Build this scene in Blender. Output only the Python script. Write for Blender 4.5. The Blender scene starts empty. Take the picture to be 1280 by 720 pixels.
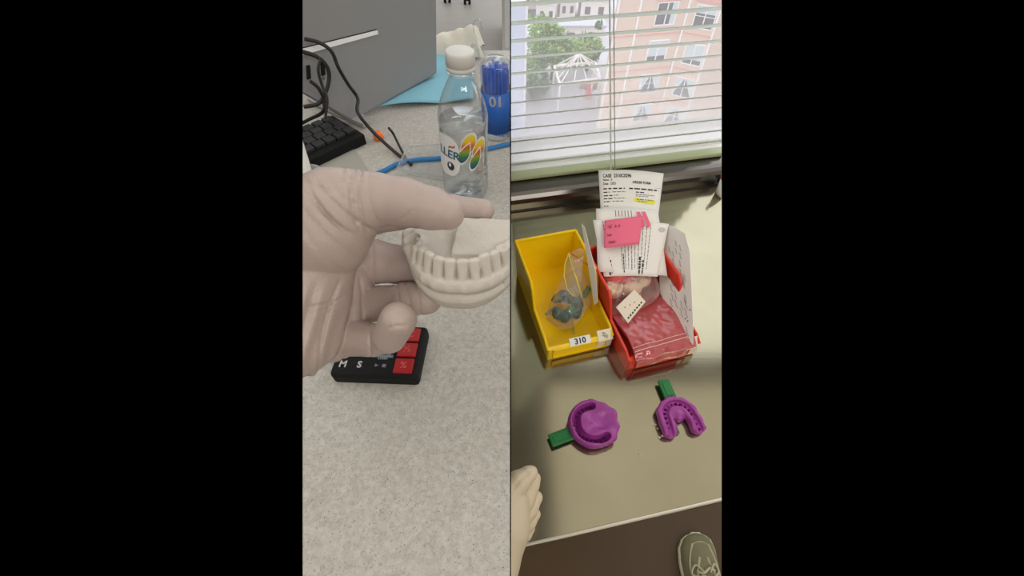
import bpy, bmesh, math, random
import numpy as np
from mathutils import Vector, Matrix
random.seed(5); rng = np.random.default_rng(5)
SC = bpy.context.scene
COL = SC.collection
F_PX = 520.0
PIT = math.radians(50)
CP, SP = math.cos(PIT), math.sin(PIT)
CAM = Vector((0, 0, 1.39))
CZ = 0.90      # steel counter
DZ = 1.055     # speckled counter
PI = math.pi

# ------------------------------------------------------------------ sight helpers (used only to work out real places)
def ray(px, py):
    u = (px-640)/F_PX; v = (360-py)/F_PX
    return Vector((u, CP+v*SP, -SP+v*CP))
def at(px, py, dep): return CAM + ray(px, py)*dep
def onz(px, py, z):
    d = ray(px, py); return CAM + d*((z-CAM.z)/d.z)
def onpl(px, py, p0, n):
    d = ray(px, py); p0 = Vector(p0); n = Vector(n)
    return CAM + d*((p0-CAM).dot(n)/d.dot(n))

# ------------------------------------------------------------------ materials
def srgb(r, g, b):
    f = lambda c: (c/255/12.92) if c/255 <= .04045 else ((c/255+.055)/1.055)**2.4
    return (f(r), f(g), f(b), 1)
MATS = {}
def mat(name, col, rough=.5, metal=0, spec=.5, bump=0, bscale=200, var=0, vscale=30, trans=0, alpha=1, sss=0, coat=0, ior=1.45, aniso=None):
    if name in MATS: return MATS[name]
    m = bpy.data.materials.new(name); m.use_nodes = True
    nt = m.node_tree; N = nt.nodes; L = nt.links
    b = N['Principled BSDF']
    b.inputs['Base Color'].default_value = col
    b.inputs['Roughness'].default_value = rough
    b.inputs['Metallic'].default_value = metal
    b.inputs['Specular IOR Level'].default_value = spec
    b.inputs['Transmission Weight'].default_value = trans
    b.inputs['Alpha'].default_value = alpha
    b.inputs['IOR'].default_value = ior
    b.inputs['Coat Weight'].default_value = coat
    if sss:
        b.inputs['Subsurface Weight'].default_value = sss
        b.inputs['Subsurface Radius'].default_value = (.01, .006, .005)
        b.inputs['Subsurface Scale'].default_value = .5
    tc = N.new('ShaderNodeTexCoord')
    n = N.new('ShaderNodeTexNoise'); n.inputs['Scale'].default_value = vscale; n.inputs['Detail'].default_value = 4
    mp = N.new('ShaderNodeMapping'); L.new(tc.outputs['Object'], mp.inputs['Vector'])
    if aniso: mp.inputs['Scale'].default_value = aniso
    L.new(mp.outputs['Vector'], n.inputs['Vector'])
    mx = N.new('ShaderNodeMix'); mx.data_type = 'RGBA'
    k = 1-var; 
    mx.inputs[6].default_value = (col[0]*k, col[1]*k, col[2]*k, 1)
    mx.inputs[7].default_value = tuple(min(1, c*(1+var)) for c in col[:3])+(1,)
    L.new(n.outputs['Fac'], mx.inputs[0]); L.new(mx.outputs[2], b.inputs['Base Color'])
    if bump:
        n2 = N.new('ShaderNodeTexNoise'); n2.inputs['Scale'].default_value = bscale; n2.inputs['Detail'].default_value = 3
        L.new(mp.outputs['Vector'], n2.inputs['Vector'])
        bp = N.new('ShaderNodeBump'); bp.inputs['Strength'].default_value = bump; bp.inputs['Distance'].default_value = .001
        L.new(n2.outputs['Fac'], bp.inputs['Height']); L.new(bp.outputs['Normal'], b.inputs['Normal'])
    MATS[name] = m
    return m
def film(name, col, fac, rough=.15, tint=(1, 1, 1, 1), bump=.3, bscale=60, diff=.5):
    """thin clear plastic: mostly see-through, some gloss, a little milkiness"""
    if name in MATS: return MATS[name]
    m = bpy.data.materials.new(name); m.use_nodes = True
    nt = m.node_tree; N = nt.nodes; L = nt.links; N.clear()
    out = N.new('ShaderNodeOutputMaterial')
    tr = N.new('ShaderNodeBsdfTransparent'); tr.inputs['Color'].default_value = tint
    gl = N.new('ShaderNodeBsdfGlossy'); gl.inputs['Roughness'].default_value = rough
    df = N.new('ShaderNodeBsdfDiffuse'); df.inputs['Color'].default_value = col
    m1 = N.new('ShaderNodeMixShader'); m1.inputs[0].default_value = diff
    L.new(gl.outputs[0], m1.inputs[1]); L.new(df.outputs[0], m1.inputs[2])
    lw = N.new('ShaderNodeLayerWeight'); lw.inputs['Blend'].default_value = .35
    mr = N.new('ShaderNodeMapRange'); mr.inputs['To Min'].default_value = fac; mr.inputs['To Max'].default_value = min(1, fac+.55)
    L.new(lw.outputs['Facing'], mr.inputs['Value'])
    m2 = N.new('ShaderNodeMixShader'); L.new(mr.outputs[0], m2.inputs[0])
    L.new(tr.outputs[0], m2.inputs[1]); L.new(m1.outputs[0], m2.inputs[2])
    n2 = N.new('ShaderNodeTexNoise'); n2.inputs['Scale'].default_value = bscale; n2.inputs['Detail'].default_value = 3
    tc = N.new('ShaderNodeTexCoord'); L.new(tc.outputs['Object'], n2.inputs['Vector'])
    bp = N.new('ShaderNodeBump'); bp.inputs['Strength'].default_value = bump; bp.inputs['Distance'].default_value = .003
    L.new(n2.outputs['Fac'], bp.inputs['Height'])
    for s in (gl, df): L.new(bp.outputs['Normal'], s.inputs['Normal'])
    L.new(bp.outputs['Normal'], lw.inputs['Normal'])
    L.new(m2.outputs[0], out.inputs[0])
    MATS[name] = m; return m

M_glove = mat('latex_glove', srgb(186, 168, 161), .42, bump=.35, bscale=900, var=.06, vscale=60, sss=.0)
M_cuff = mat('latex_cuff', srgb(196, 184, 178), .35, bump=.2, bscale=500, var=.05, vscale=40)
M_plaster = mat('dental_plaster', srgb(210, 203, 193), .75, spec=.25, bump=.4, bscale=1200, var=.05, vscale=120)
M_purple = mat('purple_alginate', srgb(150, 58, 140), .33, bump=.3, bscale=500, var=.18, vscale=90)
M_green = mat('green_plastic', srgb(22, 110, 52), .4, bump=.1, bscale=300)
M_yellow = mat('yellow_plastic', srgb(246, 206, 8), .38, bump=.08, bscale=300, var=.04)
M_red = mat('red_plastic', srgb(222, 62, 44), .35, bump=.08, bscale=300, var=.06)
M_black = mat('black_plastic', srgb(24, 25, 26), .6, spec=.2, bump=.1, bscale=900)
M_cable = mat('black_cable', srgb(34, 33, 33), .5)
M_dark = mat('dark_screen', srgb(8, 8, 8), .3)
M_white = mat('white_plastic', srgb(225, 224, 220), .4)
M_capw = mat('white_cap', srgb(222, 220, 216), .45, bump=.1)
M_btnr = mat('red_button', srgb(160, 22, 28), .4)
M_lcd = mat('lcd_grey', srgb(110, 122, 130), .3)
M_print = mat('light_grey_print', srgb(180, 181, 181), .6)
M_ink = mat('black_ink', srgb(38, 36, 42), .7)
M_greyink = mat('grey_ink', srgb(120, 116, 122), .7)
M_paper = mat('white_paper', srgb(232, 228, 222), .8, spec=.2, var=.03, vscale=40)
M_pink = mat('pink_note', srgb(232, 112, 140), .75, spec=.2)
M_hly = mat('yellow_marker', srgb(226, 226, 50), .8)
M_panel = mat('grey_metal_panel', srgb(142, 142, 143), .42, metal=.0, spec=.4, var=.03, vscale=3)
M_strip = mat('silver_strip', srgb(240, 240, 240), .3)
M_lgrey = mat('light_grey_plastic', srgb(160, 160, 158), .45)
M_blue = mat('blue_tubing', srgb(48, 118, 178), .35)
M_bluep = mat('blue_paper', srgb(136, 194, 212), .8, bump=.4, bscale=150)
M_deepblue = mat('deep_blue_bristle', srgb(24, 104, 226), .4)
M_tissue = mat('white_tissue', srgb(225, 220, 208), .9, spec=.1, bump=.8, bscale=90)
M_orange = mat('orange_plastic', srgb(240, 120, 40), .45)
M_chrome = mat('chrome', srgb(200, 200, 200), .2, metal=1)
M_mat = mat('grey_green_mat', srgb(160, 158, 148), .6)
M_clear = film('clear_plastic', srgb(235, 238, 240), .10, .06, tint=(.93, .95, .95, 1), diff=.35, bump=.5, bscale=80)
M_bag = film('clear_bag', srgb(240, 240, 235), .10, .12, diff=.45, bump=.9, bscale=70)
M_bagpink = film('pink_bag', srgb(206, 98, 100), .50, .16, tint=(1, .62, .66, 1), diff=.88, bump=.35, bscale=70)
M_floorL = mat('grey_wood_floor', srgb(138, 132, 122), .55, var=.10, vscale=3, aniso=(1, 9, 1))
M_cab = mat('white_cabinet', srgb(214, 212, 208), .5)
M_shoe = mat('shoe_canvas', srgb(112, 106, 78), .8, bump=.6, bscale=400, var=.1)
M_shoe2 = mat('shoe_overlay', srgb(158, 150, 118), .7, bump=.3, bscale=300)
M_lace = mat('shoe_lace', srgb(170, 162, 134), .85)
M_slat = mat('blind_slat', srgb(240, 243, 238), .45)
def translucent(m, fac):
    nt = m.node_tree; out = [n for n in nt.nodes if n.type == 'OUTPUT_MATERIAL'][0]; b = nt.nodes['Principled BSDF']
    t = nt.nodes.new('ShaderNodeBsdfTranslucent'); t.inputs[0].default_value = b.inputs['Base Color'].default_value
    mx = nt.nodes.new('ShaderNodeMixShader'); mx.inputs[0].default_value = fac
    nt.links.new(b.outputs[0], mx.inputs[1]); nt.links.new(t.outputs[0], mx.inputs[2]); nt.links.new(mx.outputs[0], out.inputs[0])
translucent(M_slat, .85)
M_rail = mat('blind_rail', srgb(176, 184, 146), .5)
M_board = mat('grey_partition', srgb(112, 112, 112), .8)

def speckle():
    m = bpy.data.materials.new('speckled_laminate'); m.use_nodes = True
    nt = m.node_tree; N = nt.nodes; L = nt.links; b = N['Principled BSDF']
    b.inputs['Roughness'].default_value = .42; b.inputs['Specular IOR Level'].default_value = .35
    tc = N.new('ShaderNodeTexCoord')
    base = N.new('ShaderNodeTexNoise'); base.inputs['Scale'].default_value = 230; base.inputs['Detail'].default_value = 8; base.inputs['Roughness'].default_value = .65
    L.new(tc.outputs['Object'], base.inputs['Vector'])
    wn = N.new('ShaderNodeTexNoise'); wn.inputs['Scale'].default_value = 700; wn.inputs['Detail'].default_value = 2; L.new(tc.outputs['Object'], wn.inputs['Vector'])
    wv = N.new('ShaderNodeVectorMath'); wv.operation = 'SCALE'; wv.inputs['Scale'].default_value = .0026; L.new(wn.outputs['Color'], wv.inputs[0])
    wa = N.new('ShaderNodeVectorMath'); wa.operation = 'ADD'; L.new(tc.outputs['Object'], wa.inputs[0]); L.new(wv.outputs[0], wa.inputs[1])
    cr = N.new('ShaderNodeValToRGB'); cr.color_ramp.elements[0].position = .3; cr.color_ramp.elements[1].position = .7
    cr.color_ramp.elements[0].color = srgb(166, 161, 153); cr.color_ramp.elements[1].color = srgb(198, 194, 187)
    L.new(base.outputs['Fac'], cr.inputs['Fac'])
    prev = cr.outputs['Color']
    for sc, th, keep, colr, seed in ((640, .16, .86, srgb(110, 107, 102), 0), (520, .30, .76, srgb(160, 156, 149), 5), (700, .14, .84, srgb(58, 57, 56), 9), (1000, .26, .76, srgb(150, 146, 140), 17)):
        mp = N.new('ShaderNodeMapping'); mp.inputs['Location'].default_value = (seed, seed*.3, 0); L.new(wa.outputs[0], mp.inputs['Vector'])
        v = N.new('ShaderNodeTexVoronoi'); v.inputs['Scale'].default_value = sc; L.new(mp.outputs['Vector'], v.inputs['Vector'])
        lt = N.new('ShaderNodeMapRange'); lt.inputs['From Min'].default_value = th; lt.inputs['From Max'].default_value = th+.12
        lt.inputs['To Min'].default_value = 1; lt.inputs['To Max'].default_value = 0
        L.new(v.outputs['Distance'], lt.inputs['Value'])
        sx = N.new('ShaderNodeSeparateColor'); L.new(v.outputs['Color'], sx.inputs['Color'])
        # only some cells carry a fleck, and flecks gather in clusters
        cl = N.new('ShaderNodeTexNoise'); cl.inputs['Scale'].default_value = 70; cl.inputs['Detail'].default_value = 2; L.new(mp.outputs['Vector'], cl.inputs['Vector'])
        ad = N.new('ShaderNodeMath'); ad.operation = 'ADD'; L.new(sx.outputs[0], ad.inputs[0])
        ml = N.new('ShaderNodeMath'); ml.operation = 'MULTIPLY'; ml.inputs[1].default_value = .9; L.new(cl.outputs['Fac'], ml.inputs[0]); L.new(ml.outputs[0], ad.inputs[1])
        gt = N.new('ShaderNodeMath'); gt.operation = 'GREATER_THAN'; gt.inputs[1].default_value = keep+.52; L.new(ad.outputs[0], gt.inputs[0])
        mu = N.new('ShaderNodeMath'); mu.operation = 'MULTIPLY'; L.new(lt.outputs[0], mu.inputs[0]); L.new(gt.outputs[0], mu.inputs[1])
        mx = N.new('ShaderNodeMix'); mx.data_type = 'RGBA'; L.new(mu.outputs[0], mx.inputs[0]); L.new(prev, mx.inputs[6]); mx.inputs[7].default_value = colr
        prev = mx.outputs[2]
    L.new(prev, b.inputs['Base Color'])
    return m
M_speck = speckle()

def steel():
    m = bpy.data.materials.new('brushed_steel'); m.use_nodes = True
    nt = m.node_tree; N = nt.nodes; L = nt.links; b = N['Principled BSDF']
    b.inputs['Metallic'].default_value = .95
    tc = N.new('ShaderNodeTexCoord'); mp = N.new('ShaderNodeMapping'); L.new(tc.outputs['Object'], mp.inputs['Vector'])
    mp.inputs['Rotation'].default_value = (0, 0, -math.radians(11.3)); mp.inputs['Scale'].default_value = (6, 160, 1)
    n = N.new('ShaderNodeTexNoise'); n.inputs['Scale'].default_value = 3; n.inputs['Detail'].default_value = 6; L.new(mp.outputs['Vector'], n.inputs['Vector'])
    n2 = N.new('ShaderNodeTexNoise'); n2.inputs['Scale'].default_value = 9; n2.inputs['Detail'].default_value = 5; L.new(tc.outputs['Object'], n2.inputs['Vector'])
    mx = N.new('ShaderNodeMix'); mx.data_type = 'RGBA'; L.new(n2.outputs['Fac'], mx.inputs[0])
    mx.inputs[6].default_value = srgb(152, 145, 121); mx.inputs[7].default_value = srgb(178, 171, 146)
    L.new(mx.outputs[2], b.inputs['Base Color'])
    mr = N.new('ShaderNodeMapRange'); mr.inputs['To Min'].default_value = .09; mr.inputs['To Max'].default_value = .17
    L.new(n2.outputs['Fac'], mr.inputs['Value']); L.new(mr.outputs[0], b.inputs['Roughness'])
    bp = N.new('ShaderNodeBump'); bp.inputs['Strength'].default_value = .05; bp.inputs['Distance'].default_value = .0004
    L.new(n.outputs['Fac'], bp.inputs['Height']); L.new(bp.outputs['Normal'], b.inputs['Normal'])
    return m
M_steel = steel()
M_ledge = mat('dark_ledge_metal', srgb(112, 108, 104), .24, metal=.95, var=.05, vscale=10)

# ------------------------------------------------------------------ object helpers
def link(name, me, parent=None, m=None, smooth=False):
    o = bpy.data.objects.new(name, me); COL.objects.link(o)
    if parent is not None: o.parent = parent
    if m is not None:
        me.materials.clear(); me.materials.append(m)
    if smooth: me.polygons.foreach_set('use_smooth', [True]*len(me.polygons))
    return o
def obj(name, bm, m, parent=None, smooth=False):
    bmesh.ops.recalc_face_normals(bm, faces=bm.faces)
    me = bpy.data.meshes.new(name); bm.to_mesh(me); bm.free()
    return link(name, me, parent, m, smooth)
def thing(name, label, cat, group=None, loc=(0, 0, 0)):
    o = bpy.data.objects.new(name, None); COL.objects.link(o); o.empty_display_size = .02
    return tag(o, label, cat, group)
def tag(o, label, cat, group=None, kind=None):
    o['label'] = label; o['category'] = cat
    if group: o['group'] = group
    if kind: o['kind'] = kind
    return o
def struct(o): o['kind'] = 'structure'; return o
NB = bmesh.new
def box(bm, M, s, bev=0, seg=2):
    """box of full size s centred at the frame M"""
    r = bmesh.ops.create_cube(bm, size=1)
    vs = r['verts']
    for v in vs: v.co = Vector((v.co.x*s[0], v.co.y*s[1], v.co.z*s[2]))
    if bev:
        es = list({e for v in vs for e in v.link_edges})
        r2 = bmesh.ops.bevel(bm, geom=es, offset=bev, segments=seg, affect='EDGES', profile=.5)
        vs = list({v for f in r2['faces'] for v in f.verts} | {v for v in vs if v.is_valid})
    for v in vs: v.co = M @ v.co
    return vs
def T(p, rz=0, rx=0, ry=0):
    return Matrix.Translation(Vector(p)) @ Matrix.Rotation(rz, 4, 'Z') @ Matrix.Rotation(ry, 4, 'Y') @ Matrix.Rotation(rx, 4, 'X')
def frame(p, x, y):
    """frame with x axis, approx y axis, z = x cross y"""
    x = Vector(x).normalized(); y = Vector(y); z = x.cross(y).normalized(); y = z.cross(x)
    return Matrix.Translation(Vector(p)) @ Matrix((x, y, z)).transposed().to_4x4()
def poly(bm, pts, ext=None):
    """planar polygon, extruded by vector ext when given"""
    vs = [bm.verts.new(Vector(p)) for p in pts]
    f = bm.faces.new(vs)
    if ext is not None:
        ext = Vector(ext)
        w = [bm.verts.new(v.co+ext) for v in vs]
        bm.faces.new(w[::-1])
        for i in range(len(vs)):
            j = (i+1) % len(vs); bm.faces.new((vs[j], vs[i], w[i], w[j]))
    return vs
def spline(pts, n=8):
    pts = [Vector(p) for p in pts]; out = []
    P = [pts[0]*2-pts[1]]+pts+[pts[-1]*2-pts[-2]]
    for i in range(1, len(P)-2):
        a, b, c, d = P[i-1:i+3]
        for k in range(n):
            t = k/n
            out.append(.5*((2*b)+(c-a)*t+(2*a-5*b+4*c-d)*t*t+(-a+3*b-3*c+d)*t**3))
    out.append(pts[-1]); return out
def tube(bm, pts, r, n=8, flat=1.0, caps=True):
    rr = r if callable(r) else (lambda t: r)
    prev = None; up = Vector((0, 0, 1)); N = len(pts); first = None
    for i, p in enumerate(pts):
        t = (pts[min(i+1, N-1)]-pts[max(i-1, 0)]).normalized()
        s = t.cross(up)
        if s.length < 1e-4: s = t.cross(Vector((0, 1, 0)))
        s.normalize(); w = s.cross(t).normalized()
        R = rr(i/(N-1))
        ring = [bm.verts.new(p+(s*math.cos(a)+w*math.sin(a)*flat)*R) for a in [2*PI*k/n for k in range(n)]]
        if prev:
            for k in range(n): bm.faces.new((prev[k], prev[(k+1) % n], ring[(k+1) % n], ring[k]))
        else: first = ring
        prev = ring
    if caps: bm.faces.new(first[::-1]); bm.faces.new(prev)
def lathe(bm, prof, M, n=40, cap=True):
    """prof: (r, z) pairs"""
    rings = []
    for r, z in prof:
        rings.append([bm.verts.new(M @ Vector((max(r, 1e-5)*math.cos(2*PI*k/n), max(r, 1e-5)*math.sin(2*PI*k/n), z))) for k in range(n)])
    for a, b in zip(rings, rings[1:]):
        for k in range(n): bm.faces.new((a[k], a[(k+1) % n], b[(k+1) % n], b[k]))
    if cap: bm.faces.new(rings[0][::-1]); bm.faces.new(rings[-1])
def sheet(bm, fn, nu, nv, th=0):
    """grid surface fn(u,v)->Vector, solid when th"""
    g = [[bm.verts.new(fn(i/nu, j/nv)) for i in range(nu+1)] for j in range(nv+1)]
    fs = []
    for j in range(nv):
        for i in range(nu): fs.append(bm.faces.new((g[j][i], g[j][i+1], g[j+1][i+1], g[j+1][i])))
    if th:
        bm.normal_update()
        bmesh.ops.solidify(bm, geom=fs, thickness=th)
def quadfn(a, b, c, d, bow=0, n=None, wav=0):
    """bilinear quad a(tl) b(tr) c(br) d(bl), bowed along n"""
    a, b, c, d = map(Vector, (a, b, c, d))
    nn = (b-a).cross(d-a).normalized() if n is None else Vector(n)
    def fn(u, v):
        p = (a*(1-u)+b*u)*(1-v)+(d*(1-u)+c*u)*v
        return p+nn*(bow*math.sin(PI*u)+wav*math.sin(u*7+v*4))
    fn.n = nn
    return fn
def text(name, s, size, M, m, parent, ext=.0002, bold=0, align='CENTER'):
    cu = bpy.data.curves.new('t', 'FONT'); cu.body = s; cu.size = size; cu.extrude = ext; cu.offset = bold
    cu.align_x = align; cu.align_y = 'CENTER'; cu.resolution_u = 3
    o = bpy.data.objects.new('t', cu); COL.objects.link(o)
    bpy.context.view_layer.update()
    me = bpy.data.meshes.new_from_object(o.evaluated_get(bpy.context.evaluated_depsgraph_get()))
    bpy.data.objects.remove(o); bpy.data.curves.remove(cu)
    me.transform(M); me.name = name
    return link(name, me, parent, m)

# ------------------------------------------------------------------ implicit surfaces
class Grid:
    def __init__(s, lo, hi, h):
        s.lo = np.array(lo, float); s.h = h
        s.n = np.ceil((np.array(hi)-s.lo)/h).astype(int)+1
        ax = [(s.lo[i]+h*np.arange(s.n[i])).astype(np.float32) for i in range(3)]
        s.X, s.Y, s.Z = np.meshgrid(*ax, indexing='ij')
def cap(g, a, b, ra, rb):
    a = np.array(a, float); b = np.array(b, float); ab = b-a; L2 = max(float(ab@ab), 1e-12)
    px, py, pz = g.X-a[0], g.Y-a[1], g.Z-a[2]
    t = np.clip((px*ab[0]+py*ab[1]+pz*ab[2])/L2, 0, 1)
    return np.sqrt((px-t*ab[0])**2+(py-t*ab[1])**2+(pz-t*ab[2])**2)-(ra+(rb-ra)*t)
def ell(g, c, r, rz=0):
    x, y, z = g.X-c[0], g.Y-c[1], g.Z-c[2]
    if rz:
        co, si = math.cos(rz), math.sin(rz); x, y = x*co+y*si, -x*si+y*co
    k = np.sqrt((x/r[0])**2+(y/r[1])**2+(z/r[2])**2)
    return (k-1)*min(r)
def smin(a, b, k):
    h = np.clip(.5+.5*(b-a)/k, 0, 1); return b+(a-b)*h-k*h*(1-h)
def smax(a, b, k): return -smin(-a, -b, k)
def nets(g, f, M=None, smooth=2):
    """naive surface nets -> mesh"""
    n = f.shape; ins = f < 0
    c = np.zeros((n[0]-1, n[1]-1, n[2]-1), np.int8)
    for i in (0, 1):
        for j in (0, 1):
            for k in (0, 1): c += ins[i:n[0]-1+i, j:n[1]-1+j, k:n[2]-1+k]
    act = (c > 0) & (c < 8); idx = -np.ones(act.shape, np.int64); I = np.argwhere(act); idx[act] = np.arange(len(I))
    acc = np.zeros((len(I), 3)); cnt = np.zeros(len(I))
    cor = [(i, j, k) for i in (0, 1) for j in (0, 1) for k in (0, 1)]
    for a in range(8):
        for b in range(a+1, 8):
            A, B = np.array(cor[a]), np.array(cor[b])
            if np.abs(A-B).sum() != 1: continue
            fa = f[tuple((I+A).T)]; fb = f[tuple((I+B).T)]
            m = (fa < 0) != (fb < 0)
            t = np.where(m, fa/np.where(m, fa-fb, 1), 0)
            acc[m] += (A+(B-A)*t[:, None])[m]; cnt[m] += 1
    V = (I+acc/cnt[:, None])*g.h+g.lo
    Q = []
    for ax in range(3):
        o1, o2 = [(1, 2), (2, 0), (0, 1)][ax]
        sl0 = [slice(None)]*3; sl1 = [slice(None)]*3
        sl0[ax] = slice(0, n[ax]-1); sl1[ax] = slice(1, n[ax])
        e = ins[tuple(sl0)] != ins[tuple(sl1)]
        E = np.argwhere(e)
        ok = (E[:, o1] > 0) & (E[:, o2] > 0) & (E[:, o1] < n[o1]-1) & (E[:, o2] < n[o2]-1)
        E = E[ok]; d1 = np.zeros(3, int); d1[o1] = 1; d2 = np.zeros(3, int); d2[o2] = 1
        q = np.stack([idx[tuple((E-d1-d2).T)], idx[tuple((E-d2).T)], idx[tuple(E.T)], idx[tuple((E-d1).T)]], 1)
        flip = ~ins[tuple(E.T)]
        q[flip] = q[flip][:, ::-1]; Q.append(q)
    Q = np.concatenate(Q); Q = Q[(Q >= 0).all(1)]
    for _ in range(smooth):
        s = np.zeros_like(V); w = np.zeros(len(V))
        for a, b in ((0, 1), (1, 2), (2, 3), (3, 0)):
            np.add.at(s, Q[:, a], V[Q[:, b]]); np.add.at(s, Q[:, b], V[Q[:, a]])
            np.add.at(w, Q[:, a], 1); np.add.at(w, Q[:, b], 1)
        V = .5*V+.5*s/np.maximum(w, 1)[:, None]
    me = bpy.data.meshes.new('m')
    me.vertices.add(len(V)); me.vertices.foreach_set('co', V.astype(np.float32).ravel())
    me.loops.add(len(Q)*4); me.loops.foreach_set('vertex_index', Q.ravel().astype(np.int32))
    me.polygons.add(len(Q)); me.polygons.foreach_set('loop_start', np.arange(0, len(Q)*4, 4, dtype=np.int32))
    me.update(calc_edges=True); me.validate()
    if M is not None: me.transform(M)
    return me
def vnoise(X, Y, Z, sc, seed=0):
    """cheap smooth noise from sines"""
    r = np.random.default_rng(seed); s = 0
    for _ in range(6):
        k = r.normal(size=3); k = k/np.linalg.norm(k)*sc*r.uniform(.6, 1.6); s = s+np.sin(k[0]*X+k[1]*Y+k[2]*Z+r.uniform(0, 6.3))
    return s/6
CX = Vector((1, 0, 0)); CU = Vector((0, SP, CP)); CF = Vector((0, CP, -SP))    # axes of the sight line
CAMF = Matrix.Translation(CAM) @ Matrix((CX, CU, CF)).transposed().to_4x4()   # x right, y up, z deep (mirrored basis: flip faces)
def cpt(px, py, dep): return ((px-640)/F_PX*dep, (360-py)/F_PX*dep, dep)

# ================================================================== SETTING
EX = Vector((math.cos(math.radians(11.3)), math.sin(math.radians(11.3)), 0))
EY = Vector((-EX.y, EX.x, 0)); EZ = Vector((0, 0, 1))
ROTR = math.radians(11.3)
BK = Vector((0, .591, 0))          # foot of the upstand at the back of the steel counter
FR = Vector((.0145, .0696, 0))     # front edge of the steel counter

SIDE = {}   # object -> side of the partition
def left(o): SIDE[o.name] = 'L'; return o
def right(o): SIDE[o.name] = 'R'; return o

# --- speckled counter
bm = NB(); box(bm, T((-.6, .42, DZ-.015)), (1.4, .98, .03), .003)
o = struct(obj('trim_1', bm, M_speck)); o.name = 'floor_counter'; o.name = 'speckled_worktop'
del o['kind']; tag(o, 'pale grey speckled laminate worktop under the gloved hand and timer', 'worktop'); left(o)
# floor beyond it
bm = NB(); box(bm, T((-1.8, 4.2, -.02)), (4.5, 7, .04)); left(struct(obj('floor_left', bm, M_floorL)))
# white cabinet at the far side
c = thing('white_cabinet', 'tall white cabinet standing on the wood look floor beyond the worktop', 'cabinet')
p0 = onz(628, 66, .0)
bm = NB(); box(bm, T((p0.x+.40, p0.y+.3, .75)), (.8, .6, 1.5), .004); left(obj('body', bm, M_cab, c))
bm = NB(); box(bm, T((p0.x+.40, p0.y-.008, .74)), (.76, .016, 1.4), .003); left(obj('door', bm, M_cab, c))

# --- steel counter
def LR(x, y, z): return EX*x+EY*y+Vector((0, 0, z))
depR = (BK-FR).dot(EY); y0 = FR.dot(EY); y1 = BK.dot(EY)
bm = NB()
box(bm, frame(LR(.35, (y0+y1)/2, CZ-.002), EX, EY), (1.3, y1-y0, .004))
st = thing('steel_worktop', 'brushed stainless steel worktop under the parts bins and purple impressions', 'worktop')
right(obj('top', bm, M_steel, st))
bm = NB(); box(bm, frame(LR(.35, y0+.002, CZ-.004), EX, EY), (1.3, .003, .010), .0012, 3); right(obj('front_edge', bm, mat('bright_steel_edge', srgb(205, 200, 188), .3, metal=.8), st))
bm = NB(); box(bm, frame(LR(.35, y0+.012, CZ-.03), EX, EY), (1.3, .008, .044)); right(obj('apron', bm, mat('dark_apron', srgb(52, 34, 42), .4, metal=.4), st))
# upstand and rounded ledge
bm = NB()
prof = [(0, CZ-.01), (0, CZ+.016), (.002, CZ+.024), (.006, CZ+.030), (.012, CZ+.034), (.020, CZ+.0365), (.03, CZ+.037), (.062, CZ+.037), (.062, CZ-.01)]
poly(bm, [LR(-.3, y1+a, b) for a, b in prof], EX*1.3); right(struct(obj('trim_1', bm, M_ledge)))
# thin sealant line at the joint
bm = NB(); tube(bm, [LR(-.3+i*.1, y1-.0005, CZ+.0012) for i in range(14)], .0016, 6); right(struct(obj('trim_2', bm, mat('joint_sealant', srgb(40, 38, 36), .5))))

# floor under the steel counter
bm = NB(); box(bm, T((.6, .5, -.02)), (2.4, 3.2, .04)); 
M_floorR = mat('brown_floor', srgb(66, 46, 18), .5, bump=.2, bscale=60, var=.15, vscale=6)
right(struct(obj('floor_right', bm, M_floorR)))
# wall below the window behind the steel counter
bm = NB(); box(bm, frame(LR(.35, y1+.14, (CZ+.04)/2), EX, EY), (1.7, .08, CZ+.04)); right(struct(obj('wall_window', bm, mat('wall_paint', srgb(200, 198, 190), .7))))
# ceiling and rear wall of the room (behind and above the viewer)
bm = NB(); box(bm, T((0, -.9, 2.62)), (6, 4.4, .06)); struct(obj('ceiling', bm, mat('ceiling_white', srgb(225, 222, 215), .8)))
bm = NB(); box(bm, T((-1.53, 4.6, 2.62)), (2.94, 6.6, .06)); struct(obj('ceiling_left', bm, MATS['ceiling_white']))
bm = NB(); box(bm, T((-3.03, 2.6, 1.66)), (.06, 10.6, 1.9)); struct(obj('wall_left', bm, mat('side_wall_paint', srgb(190, 186, 176), .8)))  # side walls: unseen upper pieces only, added to hold back sky light
bm = NB(); box(bm, T((3.03, -.9, 1.66)), (.06, 4.4, 1.9)); struct(obj('wall_right', bm, MATS['side_wall_paint']))
bm = NB(); box(bm, T((0, -2.6, 1.3)), (6, .08, 2.7)); struct(obj('wall_rear', bm, mat('rear_wall_paint', srgb(170, 160, 145), .8)))

# ================================================================== WINDOW, BLIND
WY = y1+.048      # blind plane
def WB(px, py): return onpl(px, py, LR(0, WY, 0), EY)
bl = thing('venetian_blind', 'white venetian blind with open slats hanging in front of the window', 'window blind')
bm = NB()
z = CZ+.066; nsl = 0; tilt = math.radians(29)
while z < 1.95:
    for s in range(4):
        pass
    prof = []
    for k in range(7):
        t = k/6-.5; a = t*.0222
        prof.append((a, .0016*(1-4*t*t)))
    top = [(a*math.cos(tilt)+b*math.sin(tilt), -a*math.sin(tilt)+b*math.cos(tilt)) for a, b in prof]
    bot = [(a, b-.0006) for a, b in top[::-1]]
    vs0 = [bm.verts.new(LR(-.2, WY+a, z+b)) for a, b in top+bot]
    vs1 = [bm.verts.new(LR(.9, WY+a, z+b)) for a, b in top+bot]
    for i in range(len(vs0)):
        j = (i+1) % len(vs0); bm.faces.new((vs0[i], vs0[j], vs1[j], vs1[i]))
    z += .0222
right(obj('slats', bm, M_slat, bl))
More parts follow.
